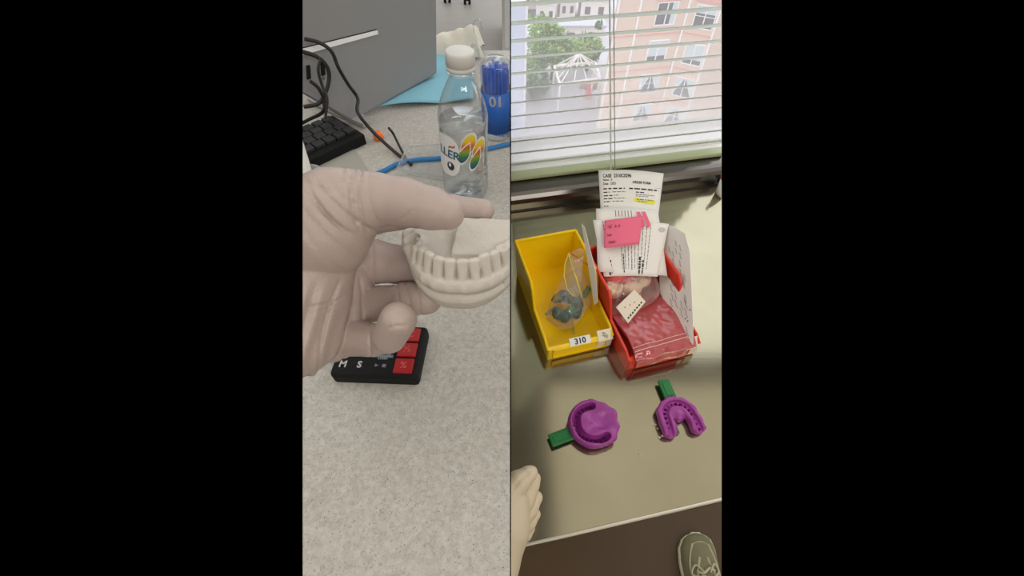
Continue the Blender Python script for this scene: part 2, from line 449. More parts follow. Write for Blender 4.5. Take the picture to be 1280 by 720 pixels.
bm = NB(); box(bm, frame(LR(.35, WY, CZ+.0425), EX, EY), (1.1, .022, .009), .003, 3); right(obj('bottom_rail', bm, M_rail, bl))
for nm, px0, px1, r, mm in (('ladder_tape', 757, 760, .0013, M_slat), ('pull_cord', 762, 765, .0007, mat('grey_cord', srgb(150, 150, 148), .7))):
    bm = NB(); a = WB(px0, 0); b = WB(px1, 214); d = (a-b)
    off = EY*-.016
    tube(bm, [b+off+d*t for t in (0, .5, 1, 3)], r, 6); right(obj(nm, bm, mm, bl))
# window
wf = bpy.data.objects.new('window_1', None); COL.objects.link(wf); struct(wf)
GY = y1+.090
bm = NB(); box(bm, frame(LR(.35, y1+.077, CZ+.030), EX, EY), (1.7, .03, .012), .002); right(struct(obj('trim_3', bm, mat('white_sill', srgb(235, 235, 232), .5))))
bm = NB(); box(bm, frame(LR(.35, GY+.02, CZ+.030), EX, EY), (1.7, .05, .03), .004); right(obj('window_frame', bm, mat('window_frame', srgb(235, 235, 232), .5), wf))
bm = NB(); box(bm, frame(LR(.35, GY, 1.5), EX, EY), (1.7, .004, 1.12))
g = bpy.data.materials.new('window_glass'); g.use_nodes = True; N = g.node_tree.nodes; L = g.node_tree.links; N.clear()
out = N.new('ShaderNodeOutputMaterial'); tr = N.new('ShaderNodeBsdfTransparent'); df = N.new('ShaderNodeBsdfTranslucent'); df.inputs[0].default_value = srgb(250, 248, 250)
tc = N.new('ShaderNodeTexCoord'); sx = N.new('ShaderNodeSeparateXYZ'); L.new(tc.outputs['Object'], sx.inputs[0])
mr = N.new('ShaderNodeMapRange'); mr.interpolation_type = 'SMOOTHSTEP'; mr.inputs['From Min'].default_value = 1.16; mr.inputs['From Max'].default_value = .94  # pale glare haze put into the pane itself, denser towards the bottom
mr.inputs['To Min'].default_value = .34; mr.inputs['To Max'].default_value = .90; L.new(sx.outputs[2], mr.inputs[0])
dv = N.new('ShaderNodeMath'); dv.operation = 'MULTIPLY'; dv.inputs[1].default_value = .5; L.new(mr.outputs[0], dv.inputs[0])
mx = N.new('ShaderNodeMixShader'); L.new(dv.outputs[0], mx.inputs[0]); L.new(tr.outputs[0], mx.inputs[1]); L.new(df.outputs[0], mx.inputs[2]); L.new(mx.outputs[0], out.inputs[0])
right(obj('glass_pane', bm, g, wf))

# ================================================================== EXTERIOR (seen down through the window)
GZ = CAM.z-24
M_road = mat('pale_road', srgb(196, 194, 200), .9, var=.06, vscale=.3)
bm = NB(); box(bm, T((12, 70, GZ-.1)), (60, 110, .2)); o = right(struct(obj('ground', bm, M_road)))
M_brick = mat('peach_brick', srgb(226, 200, 182), .85, var=.05, vscale=.5)
M_trimp = mat('pink_trim', srgb(226, 172, 160), .8)
M_wfr = mat('white_window_frame', srgb(245, 240, 236), .6)
M_glassd = mat('dark_pane', srgb(112, 108, 112), .25)
M_curt = mat('pale_curtain', srgb(206, 214, 216), .8)
bd = thing('brick_apartment_building', 'tall peach brick apartment building with paired windows beyond the blind', 'building')
plan = [(11.8, 52), (8.9, 41.3), (15.5, 42.7), (18.0, 41.2), (22.5, 42.6), (22.5, 52)]
topz = CAM.z-7
bm = NB(); poly(bm, [(x, y, GZ) for x, y in plan], (0, 0, topz-GZ)); right(obj('brick_wall', bm, M_brick, bd))
def on_face(a, b, t, z, off):
    a = Vector((a[0], a[1], 0)); b = Vector((b[0], b[1], 0)); d = (b-a).normalized(); nrm = Vector((d.y, -d.x, 0))
    return frame(a+(b-a)*t+nrm*off+Vector((0, 0, z)), d, EZ)     # x along, y up, z outward
rows = [CAM.z-12.6, CAM.z-15.65, CAM.z-18.7, CAM.z-21.7]
def bwin(fa, fb, t, z, style, w=1.9, h=1.75):
    Mx = on_face(fa, fb, t, z, 0)
    bm = NB()
    for sx_ in (-w/2, 0, w/2): box(bm, Mx @ Matrix.Translation((sx_, 0, .04)), (.09, h, .1))
    for sy_ in (-h/2, h/2): box(bm, Mx @ Matrix.Translation((0, sy_, .04)), (w+.09, .09, .1))
    if style != 1: box(bm, Mx @ Matrix.Translation((0, .05, .04)), (w, .05, .06))
    fr = right(obj('window', bm, M_wfr, bd))
    bm = NB(); box(bm, Mx @ Matrix.Translation((0, 0, .01)), (w, h, .03)); right(obj('pane', bm, M_glassd, fr))
    bm = NB()
    if style == 1: box(bm, Mx @ Matrix.Translation((0, .2, .03)), (w-.1, h-.45, .02))
    elif style == 0: box(bm, Mx @ Matrix.Translation((.68, 0, .03)), (.45, h-.1, .02))
    elif style == 2:
        box(bm, Mx @ Matrix.Translation((0, .55, .03)), (w-.1, h*.33, .02))
    else:
        poly(bm, [Mx @ Vector((a, b, .03)) for a, b in ((-.91, .85), (-.05, .85), (-.88, -.8))], Mx.to_3x3() @ Vector((0, 0, .02)))
        right(obj('curtain', bm, M_curt, fr)); bm = NB()
        poly(bm, [Mx @ Vector((a, b, .03)) for a, b in ((.04, .85), (.90, .85), (.87, -.8))], Mx.to_3x3() @ Vector((0, 0, .02)))
    right(obj('curtain', bm, M_curt, fr))
for r, z in enumerate(rows):
    t = .72
    bwin(plan[1], plan[2], t, z, (0, 1, 3, 3)[r])
    bwin(plan[2], plan[3], .60, z-.15, (2, 1, 3, 3)[r], w=1.75)
for r, z in enumerate(rows[:3]):
    for (a, b, t0, t1) in ((1, 2, 0, 1), (2, 3, 0, 1)):
        bm = NB(); A_ = on_face(plan[a], plan[b], .5, z-1.55, .03); ln = math.dist(plan[a], plan[b])
        box(bm, A_, (ln, .12, .08)); right(obj('brick_band', bm, M_trimp, bd))
for a, b, t in ((1, 2, .72), (2, 3, .6)):
    bm = NB(); box(bm, on_face(plan[a], plan[b], t, rows[0]+1.15, .05), (2.2, .35, .12)); right(obj('window_lintel', bm, M_trimp, bd))
for a, b, t in ((1, 2, .03), (1, 2, .33), (2, 3, .05), (2, 3, .97)):
    bm = NB(); box(bm, on_face(plan[a], plan[b], t, (GZ+topz)/2, .04), (.16, topz-GZ, .1)); right(obj('drain_pipe', bm, M_wfr, bd))
# pale neighbour building corner at the far side and its low roof
nb = thing('pale_apartment_block', 'pale grey apartment block with white corner pipes beyond the leafy tree', 'building')
bm = NB(); q = onz(640, 60, GZ+4); box(bm, T((q.x-1.4, q.y-8, GZ+6)), (5.2, 9, 12)); right(obj('wall', bm, mat('lilac_wall', srgb(205, 208, 224), .9), nb))
for k in range(3):
    bm = NB(); box(bm, T((q.x+1.3, q.y-12+k*3.4, GZ+6.1)), (.22, .22, 12)); right(obj('corner_pipe', bm, M_wfr, nb))
# gabled houses far away
def house(px, py, w, d, h, colr, roofc, name, label, rz=0, flat=False):
    q = onz(px, py, GZ)
    t = thing(name, label, 'house'); R = T((q.x, q.y, GZ), rz)
    bm = NB(); box(bm, R @ Matrix.Translation((0, 0, h/2)), (w, d, h)); right(obj('wall', bm, colr, t))
    bm = NB()
    if flat: box(bm, R @ Matrix.Translation((0, 0, h+.15)), (w+.4, d+.4, .3))
    else: poly(bm, [R @ Vector(v) for v in ((-w/2-.3, -d/2-.4, h), (-w/2-.3, 0, h+d*.32), (-w/2-.3, d/2+.4, h))], (R.to_3x3() @ Vector((w+.6, 0, 0))))
    right(obj('roof', bm, roofc, t))
    for k in (-1, 1):
        bm = NB(); box(bm, R @ Matrix.Translation((k*w*.25, -d/2-.03, h*.55)), (w*.2, .06, h*.3)); right(obj('window', bm, M_glassd, t))
Mrw = mat('white_roof', srgb(235, 235, 238), .7); Mro = mat('orange_roof', srgb(240, 140, 110), .8); Mrb = mat('brown_roof', srgb(190, 160, 156), .85); Mwl = mat('house_wall', srgb(228, 220, 214), .85)
house(681, 26, 2.8, 5, 3, Mwl, Mrw, 'white_roofed_house', 'low house with a flat white roof between street and orange roof', flat=True)
house(706, 21, 2.5, 5, 3.2, Mwl, Mro, 'orange_roofed_house', 'low house with a bright orange gabled roof', .05)
house(739, 22, 4.2, 6, 3.4, Mwl, Mrb, 'brown_roofed_house', 'wide house with a brown gabled roof beside the brick building', -.05)
house(664, 6, 5, 5, 3, Mwl, Mrb, 'grey_roofed_house', 'small far house with a brown gabled roof at the top edge', .1)
# long low shed behind the tree
house(724, 50, 6.5, 3.2, 2.2, Mwl, mat('grey_roof', srgb(190, 188, 196), .8), 'long_low_shed', 'long low shed with a flat grey roof behind the tree', flat=True)
# street strip with parked cars
bm = NB(); q = onz(661, 20, GZ); box(bm, T((q.x, q.y, GZ+.02)), (2.6, 26, .04)); right(struct(obj('street', bm, mat('dark_asphalt', srgb(120, 118, 124), .9))))
for i, (px, py, cc, nm) in enumerate(((652, 20, srgb(120, 124, 136), 'grey'), (662, 44, srgb(236, 236, 240), 'white'))):
    q = onz(px, py, GZ); t = thing('parked_car', '%s car parked on the far street' % nm, 'car', None); R = T((q.x, q.y, GZ))
    mm = mat('car_paint_'+nm, cc, .3)
    bm = NB(); box(bm, R @ Matrix.Translation((0, 0, .7)), (1.8, 4.3, .7), .2); box(bm, R @ Matrix.Translation((0, -.1, 1.25)), (1.5, 2.2, .55), .2); right(obj('body', bm, mm, t))
    bm = NB(); box(bm, R @ Matrix.Translation((0, -.1, 1.28)), (1.54, 2.0, .34), .1); right(obj('window_glass', bm, M_glassd, t))
    for sx_ in (-.85, .85):
        for sy_ in (-1.35, 1.35):
            bm = NB(); tube(bm, [R @ Vector((sx_-.1, sy_, .33)), R @ Vector((sx_+.1, sy_, .33))], .33, 14); right(obj('wheel', bm, M_black, t))
# small white gazebo
def at_h(px, py, z): return onz(px, py, z)
q = at_h(686, 45, GZ+2.4)
gz = thing('small_gazebo', 'small white gabled canopy on posts behind the leafy tree', 'canopy'); R = T((q.x, q.y, GZ))
bm = NB()
for s in (-1, 1): poly(bm, [R @ Vector(v) for v in ((0, -1.2, 3.1), (s*1.5, -1.2, 2.4), (s*1.5, 1.2, 2.4), (0, 1.2, 3.1))], (0, 0, .15))
right(obj('roof', bm, M_wfr, gz))
for a in (-1.3, 1.3):
    for b in (-1.1, 1.1):
        bm = NB(); tube(bm, [R @ Vector((a, b, 0)), R @ Vector((a, b, 2.4))], .08, 6); right(obj('post', bm, M_wfr, gz))
# trees
def tree(c, r, n, name, label, mm, trunkh, seed, group=None):
    t = thing(name, label, 'tree', group); rr = random.Random(seed)
    bm = NB(); tube(bm, spline([(c.x, c.y, GZ), (c.x+.1, c.y, GZ+trunkh*.5), (c.x, c.y, c.z)], 4), lambda s: .28*(1-.6*s), 8); right(obj('trunk', bm, mat('bark', srgb(110, 92, 76), .9), t))
    bm = NB()
    clumps = [(Vector((rr.gauss(0, .5)*r[0], rr.gauss(0, .5)*r[1], rr.gauss(0, .42)*r[2])), rr.uniform(.25, .5)) for _ in range(26)]
    for i in range(n):
        cc, cr = rr.choice(clumps)
        v = Vector((rr.gauss(0, 1), rr.gauss(0, 1), rr.gauss(0, 1))).normalized()*cr*rr.uniform(.6, 1)
        p = c+cc+Vector((v.x*r[0], v.y*r[1], v.z*r[2]))
        d = Vector((rr.gauss(0, 1), rr.gauss(0, 1), rr.gauss(0, .6))).normalized(); e = d.cross(Vector((rr.gauss(0, 1), rr.gauss(0, 1), 1))).normalized()
        s = rr.uniform(.14, .3)
        bm.faces.new([bm.verts.new(p+x) for x in (d*s, e*s*.5, -d*s, -e*s*.5)])
    me = bpy.data.meshes.new('f'); bm.to_mesh(me); bm.free(); o = link('foliage', me, t, mm); right(o)
M_leaf = mat('leaf_green', srgb(150, 178, 98), .7, var=.35, vscale=1.5)
M_leafd = mat('leaf_dark_green', srgb(104, 138, 84), .7, var=.3, vscale=1.5)
def tp(px, py, z): 
    q = onz(px, py, GZ+z); return q
tree(tp(692, 62, 3.6), (4.6, 2.4, 2.6), 7000, 'broadleaf_tree', 'big leafy bright green tree above the white pergola', M_leaf, 3, 3)
tree(tp(736, 62, 2.6), (1.6, 1.6, 1.8), 2500, 'broadleaf_tree', 'smaller darker tree between pergola and brick building', M_leafd, 4, 8)
tree(tp(670, 106, 1.5), (1.2, 1.5, 1.5), 2800, 'broadleaf_tree', 'low dark green tree beside the pergola foot', M_leafd, 3, 12)
tree(tp(676, 30, 2.2), (1.6, 1.6, 1.1), 900, 'broadleaf_tree', 'small round tree in front of the white roofed house', M_leaf, 2, 21)
# pergola
pg = thing('white_pergola', 'white open frame pergola with pyramid rafters beside the trees', 'pergola')
PZ = GZ+3.4
cs = [tp(693, 83, 3.4), tp(744, 78, 3.4), tp(750, 98, 3.4), tp(700, 106, 3.4)]
ap = (cs[0]+cs[1]+cs[2]+cs[3])/4+Vector((0, .4, 1.9))
for i in range(4):
    bm = NB(); tube(bm, [cs[i], cs[(i+1) % 4]], .16, 6); right(obj('beam', bm, M_wfr, pg))
    bm = NB(); tube(bm, [cs[i], Vector((cs[i].x, cs[i].y, GZ))], .12, 6); right(obj('post', bm, M_wfr, pg))
for i in range(4):
    for t in (0, .33, .66):
        bm = NB(); tube(bm, [cs[i]*(1-t)+cs[(i+1) % 4]*t, ap], .07, 5); right(obj('rafter', bm, M_wfr, pg))
# low brick planter beside the pergola
q = tp(738, 104, .5); bm = NB(); box(bm, T((q.x, q.y, GZ+.3), .1), (2.2, .7, .6), .03); right(tag(obj('brick_planter', bm, mat('planter_brick', srgb(214, 168, 154), .9)), 'low pinkish brick planter at the foot of the white pergola', 'planter'))

# person-free lower courtyard: red marker post seen between the slats
q = tp(733, 133, 0); t = thing('red_umbrella', 'small closed red umbrella standing in the courtyard', 'umbrella')
bm = NB(); lathe(bm, [(.45, 1.0), (.3, 1.9), (.06, 2.6)], T((q.x, q.y, GZ)), 10); right(obj('canopy', bm, mat('red_cloth', srgb(226, 110, 104), .8), t))
bm = NB(); tube(bm, [Vector((q.x, q.y, GZ)), Vector((q.x, q.y, GZ+2.7))], .05, 6); right(obj('pole', bm, M_wfr, t))

# ================================================================== LEFT: GLOVED HAND AND CAST
def campts(g):
    return 640+F_PX*g.X/g.Z, 360-F_PX*g.Y/g.Z
def ccap(g, a, b):
    """tapered limb between (px, py, depth, radius in px)"""
    return cap(g, cpt(*a[:3]), cpt(*b[:3]), a[3]*a[2]/F_PX, b[3]*b[2]/F_PX)
def chain(g, pts, k=.003):
    f = None
    for a, b in zip(pts, pts[1:]):
        d = ccap(g, a, b); f = d if f is None else smin(f, d, k)
    return f
def ridge(px, py, x0, y0, x1, y1, w, bend=0):
    """profile of a crease along a segment in sight coordinates (1 on the line, 0 away)"""
    dx, dy = x1-x0, y1-y0; L2 = dx*dx+dy*dy; t = ((px-x0)*dx+(py-y0)*dy)/L2
    d = ((px-x0)*dy-(py-y0)*dx)/math.sqrt(L2)-bend*4*t*(1-t)
    return np.exp(-(d/w)**2)*np.clip(1.15-np.abs(t-.5)*2, 0, .3)/.3
def finish(me, name, parent, m, flip=True):
    if flip: me.flip_normals()
    return link(name, me, parent, m, True)

hand = thing('gloved_hand', 'hand in a white latex glove holding the plaster tooth cast above the timer', 'hand')
g = Grid((-.172, -.085, .195), (.006, .098, .350), .00098)
px, py = campts(g)
# thumb: mass of the thumb base, then thumb towards the cast
f = chain(g, [(366, 304, .262, 68), (400, 285, .258, 62), (424, 262, .256, 49), (452, 252, .256, 36)], .008)
th = chain(g, [(440, 252, .256, 36), (472, 250, .255, 32), (505, 253, .254, 30), (540, 261, .253, 26), (560, 267, .251, 20.5)], .003)
f = smin(f, th, .004)
K = 1.7
for (a, w, s, bd_) in (((453, 210, 460, 292), 1.6, .0012, -7), ((446, 206, 452, 296), 1.3, .0009, -8), ((439, 214, 449, 290), 1.5, .0012, -6), ((461, 212, 474, 280), 1.8, .0006, -6), ((431, 208, 441, 278), 1.5, .0007, -9),
                  ((396, 226, 470, 290), 1.9, .0013, -6), ((412, 226, 446, 256), 1.6, .0007, -4), ((384, 230, 462, 312), 2.2, .0009, -9), ((380, 238, 455, 300), 3.0, .0008, -7), ((378, 258, 446, 322), 3.4, .0007, -6), ((378, 224, 420, 240), 3, .0005, -3),
                  ((378, 284, 430, 340), 3.4, .0005, -5), ((500, 276, 518, 262), 1.3, .0005, 1), ((492, 281, 512, 268), 1.2, .0004, 1), ((378, 340, 432, 344), 2.0, .0006, 0), ((396, 250, 440, 292), 2.0, .0006, -5)):
    f = f+K*s*(.75+.5*vnoise(px, py, 0*px, .09, 77))*ridge(px, py, *a, w, bd_)*(g.Z < .275)
# cuff sleeve hanging from the thumb base
cuf = chain(g, [(390, 316, .264, 56), (370, 372, .266, 62), (358, 408, .266, 69)], .006)
cuf = cuf+.0010*np.sin((px+.30*(py-400))*.30)*np.exp(-((px-380)/50)**2)*np.clip((py-345)/30, 0, 1)+.0016*ridge(px, py, 398, 474, 424, 352, 2.2, 7)+.0014*ridge(px, py, 385, 382, 428, 372, 1.4, -3)+.0008*ridge(px, py, 384, 388, 426, 379, 1.3, -3)
f = smin(f, cuf, .0015)
# palm behind, deeper than the thumb
pal = chain(g, [(424, 316, .302, 36), (430, 352, .300, 33), (426, 392, .298, 36), (412, 408, .294, 45)], .006)
pal = pal+.0020*ridge(px, py, 441, 455, 450, 350, 2.0, -7)+.0016*ridge(px, py, 428, 450, 438, 350, 2.0, -5)+.0016*ridge(px, py, 452, 440, 459, 362, 1.6, -4)
f = smin(f, pal, .001)
# index finger behind the thumb, along the back of the cast
idx = chain(g, [(430, 283, .312, 16), (470, 281, .312, 11), (520, 270, .310, 15), (565, 261, .308, 17), (604, 263, .304, 14)], .003)
f = np.minimum(f, idx)
# middle finger behind the cast
mid = chain(g, [(430, 336, .308, 33), (466, 327, .308, 27), (500, 331, .310, 23.5), (540, 334, .310, 20), (566, 330, .306, 17)], .003)
mid = mid+.0010*ridge(px, py, 466, 300, 468, 354, 1.5, -1)
f = np.minimum(f, mid)
# ring finger under the cast
rng_ = chain(g, [(430, 386, .304, 26), (474, 379, .302, 21), (508, 375, .298, 21.5), (533, 373, .294, 20)], .003)
rng_ = rng_+.0014*ridge(px, py, 495, 352, 500, 402, 1.5, 1)+.0012*ridge(px, py, 508, 352, 514, 400, 1.5, 1)+.0010*ridge(px, py, 520, 352, 526, 398, 1.5, 1)
f = smin(f, rng_, .0006)
# little finger curled back up
lit = chain(g, [(430, 420, .290, 26), (464, 425, .282, 20), (486, 422, .272, 19.5)], .003)
lit = lit+.0014*ridge(px, py, 463, 402, 464, 446, 1.5, -1)
tip = chain(g, [(487, 421, .266, 21), (498, 400, .256, 23)], .002)
lit = smin(lit, tip, .0008)
lit = lit+.0012*ridge(px, py, 484, 411, 508, 408, 1.2, 2)
f = smin(f, lit, .0010)
f = f+.00020*vnoise(g.X, g.Y, g.Z, 260, 3)+.00012*vnoise(g.X, g.Y, g.Z, 800, 4)
left(finish(nets(g, f, CAMF, 1), 'glove', hand, M_glove))

# --- plaster cast, local frame in mm: x right, y to the back, z towards the biting edge
cast = thing('plaster_tooth_cast', 'off-white plaster cast of a lower row of teeth held by the gloved fingers', 'dental cast')
g = Grid((-43, -12, -42), (43, 60, 10), .62)
def arch(s):
    """point and direction at arc length s (mm) from the front centre"""
    sg = 1 if s >= 0 else -1; s = abs(s); x = y = 0.0; ds = .25; t = 0
    while t < s:
        dydx = 3.8*abs(x)**1.5/(38**1.5) if x > 0 else 0
        n = math.hypot(1, dydx); x += ds/n; y += ds*dydx/n; t += ds
    dydx = 3.8*abs(x)**1.5/(38**1.5)
    d = Vector((1, dydx)).normalized()
    return sg*x, y, (d.x, sg*d.y)
AP = [arch(s)[:2] for s in range(-62, 63, 2)]
def d2poly(X, Y, pts):
    d = None
    for (ax, ay), (bx, by) in zip(pts, pts[1:]):
        vx, vy = bx-ax, by-ay; t = np.clip(((X-ax)*vx+(Y-ay)*vy)/(vx*vx+vy*vy), 0, 1)
        q = (X-ax-t*vx)**2+(Y-ay-t*vy)**2; d = q if d is None else np.minimum(d, q)
    return np.sqrt(d)
X2, Y2 = g.X[:, :, 0], g.Y[:, :, 0]
dc = d2poly(X2, Y2, AP)[:, :, None]                 # distance to the arch line
def inside(X, Y, pts):
    c = np.zeros(X.shape, bool); n = len(pts)
    for i in range(n):
        ax, ay = pts[i]; bx, by = pts[(i+1) % n]
        if abs(by-ay) < 1e-9: continue
        c ^= ((ay > Y) != (by > Y)) & (X < (bx-ax)*(Y-ay)/(by-ay)+ax)
    return c
ins = inside(X2, Y2, AP)[:, :, None]
sd = np.where(ins, -dc, dc)
Z = g.Z
offz = np.interp(Z, [-40, -36, -33, -27, -20, -17, -13, -9], [-6, -2.0, 1.5, 4.2, 4.0, 4.9, 5.0, 3.4])
body = smax(sd-offz, np.maximum(-36.5-Z, Z+15.0), 2.5)
body = np.maximum(body, g.Y-50)
gum = smax(np.abs(dc)-np.interp(Z, [-18, -12, -8, -5], [5.4, 5.0, 4.0, 2.6]), np.maximum(Z+12.6, -20-Z), 2)
f = smin(body, gum, 2)
# tongue-side block with a sloping flat top, lower trough at its front
blk = smax(smax(np.abs(g.X-9-.10*(g.Y-10))-(13.5+.10*g.Y), np.abs(g.Y-33)-18, 4), Z-(-7.5+.10*(g.Y-16)), 1.2); blk = np.maximum(blk, -20-Z)
f = smin(f, blk, 1.2)
f = smin(f, np.maximum(smax(sd+1.0, Z+10.5, 2), np.maximum(-20-Z, g.Y-50)), 1.5)
# teeth
teeth = [(-3.4, 2.95, 11.3), (-9.7, 3.05, 11.2), (-16.2, 3.1, 11.8), (3.0, 2.95, 11.2), (9.0, 2.95, 11.0), (15.2, 3.2, 12.2), (22.3, 3.3, 11.0), (29.6, 3.4, 10.2), (38, 4.2, 8.5), (48, 4.6, 7.8), (-23.5, 3.2, 10.5), (-30, 2.6, 8.5)]
for s, w, h in teeth:
    x, y, (tx, ty) = arch(s)
    a = (g.X-x)*tx+(g.Y-y)*ty; b = -(g.X-x)*ty+(g.Y-y)*tx
    u = np.clip((Z+14.5)/(h+1.5), 0, 1)
    back = abs(s) > 26
    lean = 1.4-2.2*u                                  # the crown leans a little outwards
    bb = b+lean*.6
    thk = (4.0-2.2*u**.8) if not back else (4.2-.8*u)
    wd = w*(.80+.25*u)-np.clip(u-.9, 0, 1)*2.0
    q = ((np.abs(a)/wd)**3+(np.abs(bb)/thk)**3)**(1/3)-1
    d = smax(q*np.minimum(wd, thk), Z-(h-13), 1.0)
    if back: d = d+.5*np.exp(-((a/1.3)**2+(b/1.6)**2))*(Z > h-15.5)*1.6
    d = np.maximum(d, -17-Z)
    f = smin(f, d, .45)
f = smin(f, np.maximum(smax(np.abs(sd+1.5)-1.3, Z+4.2, 1.0), np.maximum(-20-Z, g.Y-26)), .8)
# scalloped necks: little pits between neighbouring teeth
for s in (-6.6, -13, -19.8, -.2, 6.0, 12, 18.7, 26):
    x, y, (tx, ty) = arch(s)
    ox, oy = x+ty*4.6, y-tx*4.6
    f = smax(f, -(ell(g, (ox, oy, -6.0), (.75, 1.7, 4.8))), .6)
for s in (-9.7, -3.4, 3, 9, 15.2, 22, -16.2):        # neck bulges under each tooth
    x, y, (tx, ty) = arch(s); f = smin(f, ell(g, (x+ty*4.2, y-tx*4.2, -17.0), (2.4, 1.9, 2.4)), 1.6)
# fold groove running round the front below the gums
f = f+1.1*np.exp(-((Z+22.0+.06*np.abs(g.X))/1.3)**2)*(sd > 0)*(np.abs(g.X) < 24)*(g.Y < 20)
# broken socket at the back of one side
x, y, _ = arch(-45); f = smin(f, ell(g, (x, y, -12), (6.5, 9, 6.5)), 2); f = smax(f, -ell(g, (x-.5, y, -6.5), (4.6, 6.4, 5.0)), 1.0)
for k in range(16):
    x, y, _ = arch(-27-k*.9); f = smin(f, ell(g, (x+rng.normal(2.5, 1.6), y+rng.normal(0, 1.2), -8.0+rng.normal(0, 2.0)), tuple(rng.uniform(.9, 2.2, 3))), .6)
# small round hole
f = smax(f, -cap(g, (6.5, 12.6, -20), (6.5, 12.6, 2), 1.35, 1.35), .3)
f = f+.20*vnoise(g.X, g.Y, g.Z, .55, 11)+.10*vnoise(g.X, g.Y, g.Z, 1.6, 12)
v_t = math.radians(37); roll = math.radians(2.5)
cz = CU*math.cos(v_t)-CF*math.sin(v_t); cx = CX.copy(); cy = cz.cross(cx)
Rr = Matrix.Rotation(roll, 3, CF)
cx, cy, cz = Rr @ cx, Rr @ cy, Rr @ cz
MC = Matrix.Translation(at(570, 321, .240)) @ (Matrix((cx, cy, cz)).transposed().to_4x4()) @ Matrix.Scale(.00114, 4)
left(finish(nets(g, f, MC, 1), 'plaster', cast, M_plaster, False))

# ================================================================== LEFT: THINGS ON THE WORKTOP
# --- timer
tm = thing('digital_timer', 'black digital kitchen timer with red buttons lying on the speckled worktop', 'timer')
a = onz(411, 470, DZ+.012); b = onz(522, 474, DZ+.012)
ex = (b-a); W = ex.length; ex.normalize(); ey = EZ.cross(ex)
c0 = onz(545, 413, DZ+.012)
H = .054
TC = frame(a+ex*W/2+ey*H/2-EZ*.006, ex, ey)
bm = NB(); box(bm, TC, (W, H, .016), .004, 3); left(obj('case', bm, M_black, tm, False))
def TL(x, y, z=.0084): return TC @ Matrix.Translation((x, y, z))
bm = NB(); box(bm, TL(-.0095, .0060), (.046, .029, .0012), .0004); lc = left(obj('display', bm, M_lcd, tm))
text_z = .0093
left(text('digits', '1:21', .017, TL(.002, -.0005, text_z) @ Matrix.Shear('XZ', 4, (0, 0)) , M_ink, lc, bold=.0004))
for k, s in enumerate((-.0225, -.003, .0165)):
    pass
for k in range(3):
    bm = NB(); box(bm, TL(W/2-.0135, -.0165+k*.0160, .0088), (.0165, .0140, .003), .0008); bt = left(obj('red_button', bm, M_btnr, tm))
    left(text('marking', ('%', '½', 'C')[k], .009, TL(W/2-.0135, -.0165+k*.0160, .0105), mat('red_marking', srgb(214, 90, 90), .5), bt))
for s, x, sz in (('M', -.0285, .0085), ('S', -.0140, .0085)):
    bm = NB(); lathe(bm, [(.0062, 0), (.0062, .0004), (.0058, .0006)], TL(x, -.0165, .0078), 20); bt = left(obj('round_button', bm, M_black, tm))
    left(text('letter', s, sz, TL(x, -.0165, .0086), M_print, bt, bold=.00025))
for x, s in ((.0010, '▸'), (.0075, '■')):
    bm = NB()
    if s == '■': box(bm, TL(x, -.0165, .0084), (.0032, .003, .0006))
    else: poly(bm, [TL(x, -.0165, .0084) @ Vector(p) for p in ((-.0015, -.0015, 0), (.0018, 0, 0), (-.0015, .0015, 0))], TC.to_3x3() @ Vector((0, 0, .0004)))
    left(obj('print', bm, M_greyink, tm))
left(text('print', '▴ START ▴'.replace('▴', ''), .0030, TL(.0050, -.0095, .0084), M_print, tm))

# --- bottle
bt0 = onz(583, 240, DZ); bp = Vector((bt0.x, bt0.y, DZ))
bot = thing('water_bottle', 'clear plastic water bottle with white screw cap and flip-flop label', 'bottle')
lean = Matrix.Rotation(math.radians(2.6), 4, 'Y')
BM = Matrix.Translation(bp) @ lean @ Matrix.Scale(.86, 4)
R = .0325
prof = [(.005, .004), (.018, .003), (.026, .0), (.031, .004), (.0328, .012), (.0328, .020), (.0305, .024), (.0328, .029), (.0328, .037), (.0306, .041), (.0328, .046), (.0328, .052), (.0312, .055),
        (.0322, .058), (.0322, .108), (.0312, .111), (.0328, .115), (.0322, .124), (.029, .138), (.0235, .152), (.0180, .163), (.0135, .171), (.0128, .176), (.0128, .180)]
bm = NB(); lathe(bm, prof, BM, 56, False); 
M_pet = film('bottle_plastic', srgb(215, 222, 224), .06, .05, tint=(.90, .92, .93, 1), diff=.22, bump=.25, bscale=50)
left(obj('body', bm, M_pet, bot, True))
bm = NB(); lathe(bm, [(.0001, .005), (.030, .006), (.0318, .012), (.0318, .02), (.0296, .024), (.0318, .029), (.0318, .037), (.0296, .041), (.0318, .046), (.0312, .056), (.0312, .108), (.0305, .112), (.0305, .118), (.0001, .118)], BM, 40, False)
M_water = film('water', srgb(225, 232, 235), .03, .03, tint=(.95, .965, .97, 1), diff=.1, bump=.05)
left(obj('water', bm, M_water, bot, True))
bm = NB(); lathe(bm, [(.0165, .174), (.0172, .1745), (.0172, .178), (.0150, .179)], BM, 40); left(obj('neck_ring', bm, M_pet, bot, True))
bm = NB()
n = 72; rings = []
for z_, r_ in ((.1785, .0168), (.1800, .0172), (.1825, .0172), (.1830, .0168), (.1838, .0168), (.1842, .0174), (.196, .0172), (.1985, .0166), (.1995, .0150)):
    rings.append([bm.verts.new(BM @ Vector((r_*(1+(.012 if (k % 2 and .184 < z_ < .197) else 0))*math.cos(2*PI*k/n), r_*(1+(.012 if (k % 2 and .184 < z_ < .197) else 0))*math.sin(2*PI*k/n), z_))) for k in range(n)])
for A_, B_ in zip(rings, rings[1:]):
    for k in range(n): bm.faces.new((A_[k], A_[(k+1) % n], B_[(k+1) % n], B_[k]))
bm.faces.new(rings[0][::-1]); bm.faces.new(rings[-1]); left(obj('cap', bm, M_capw, bot, True))
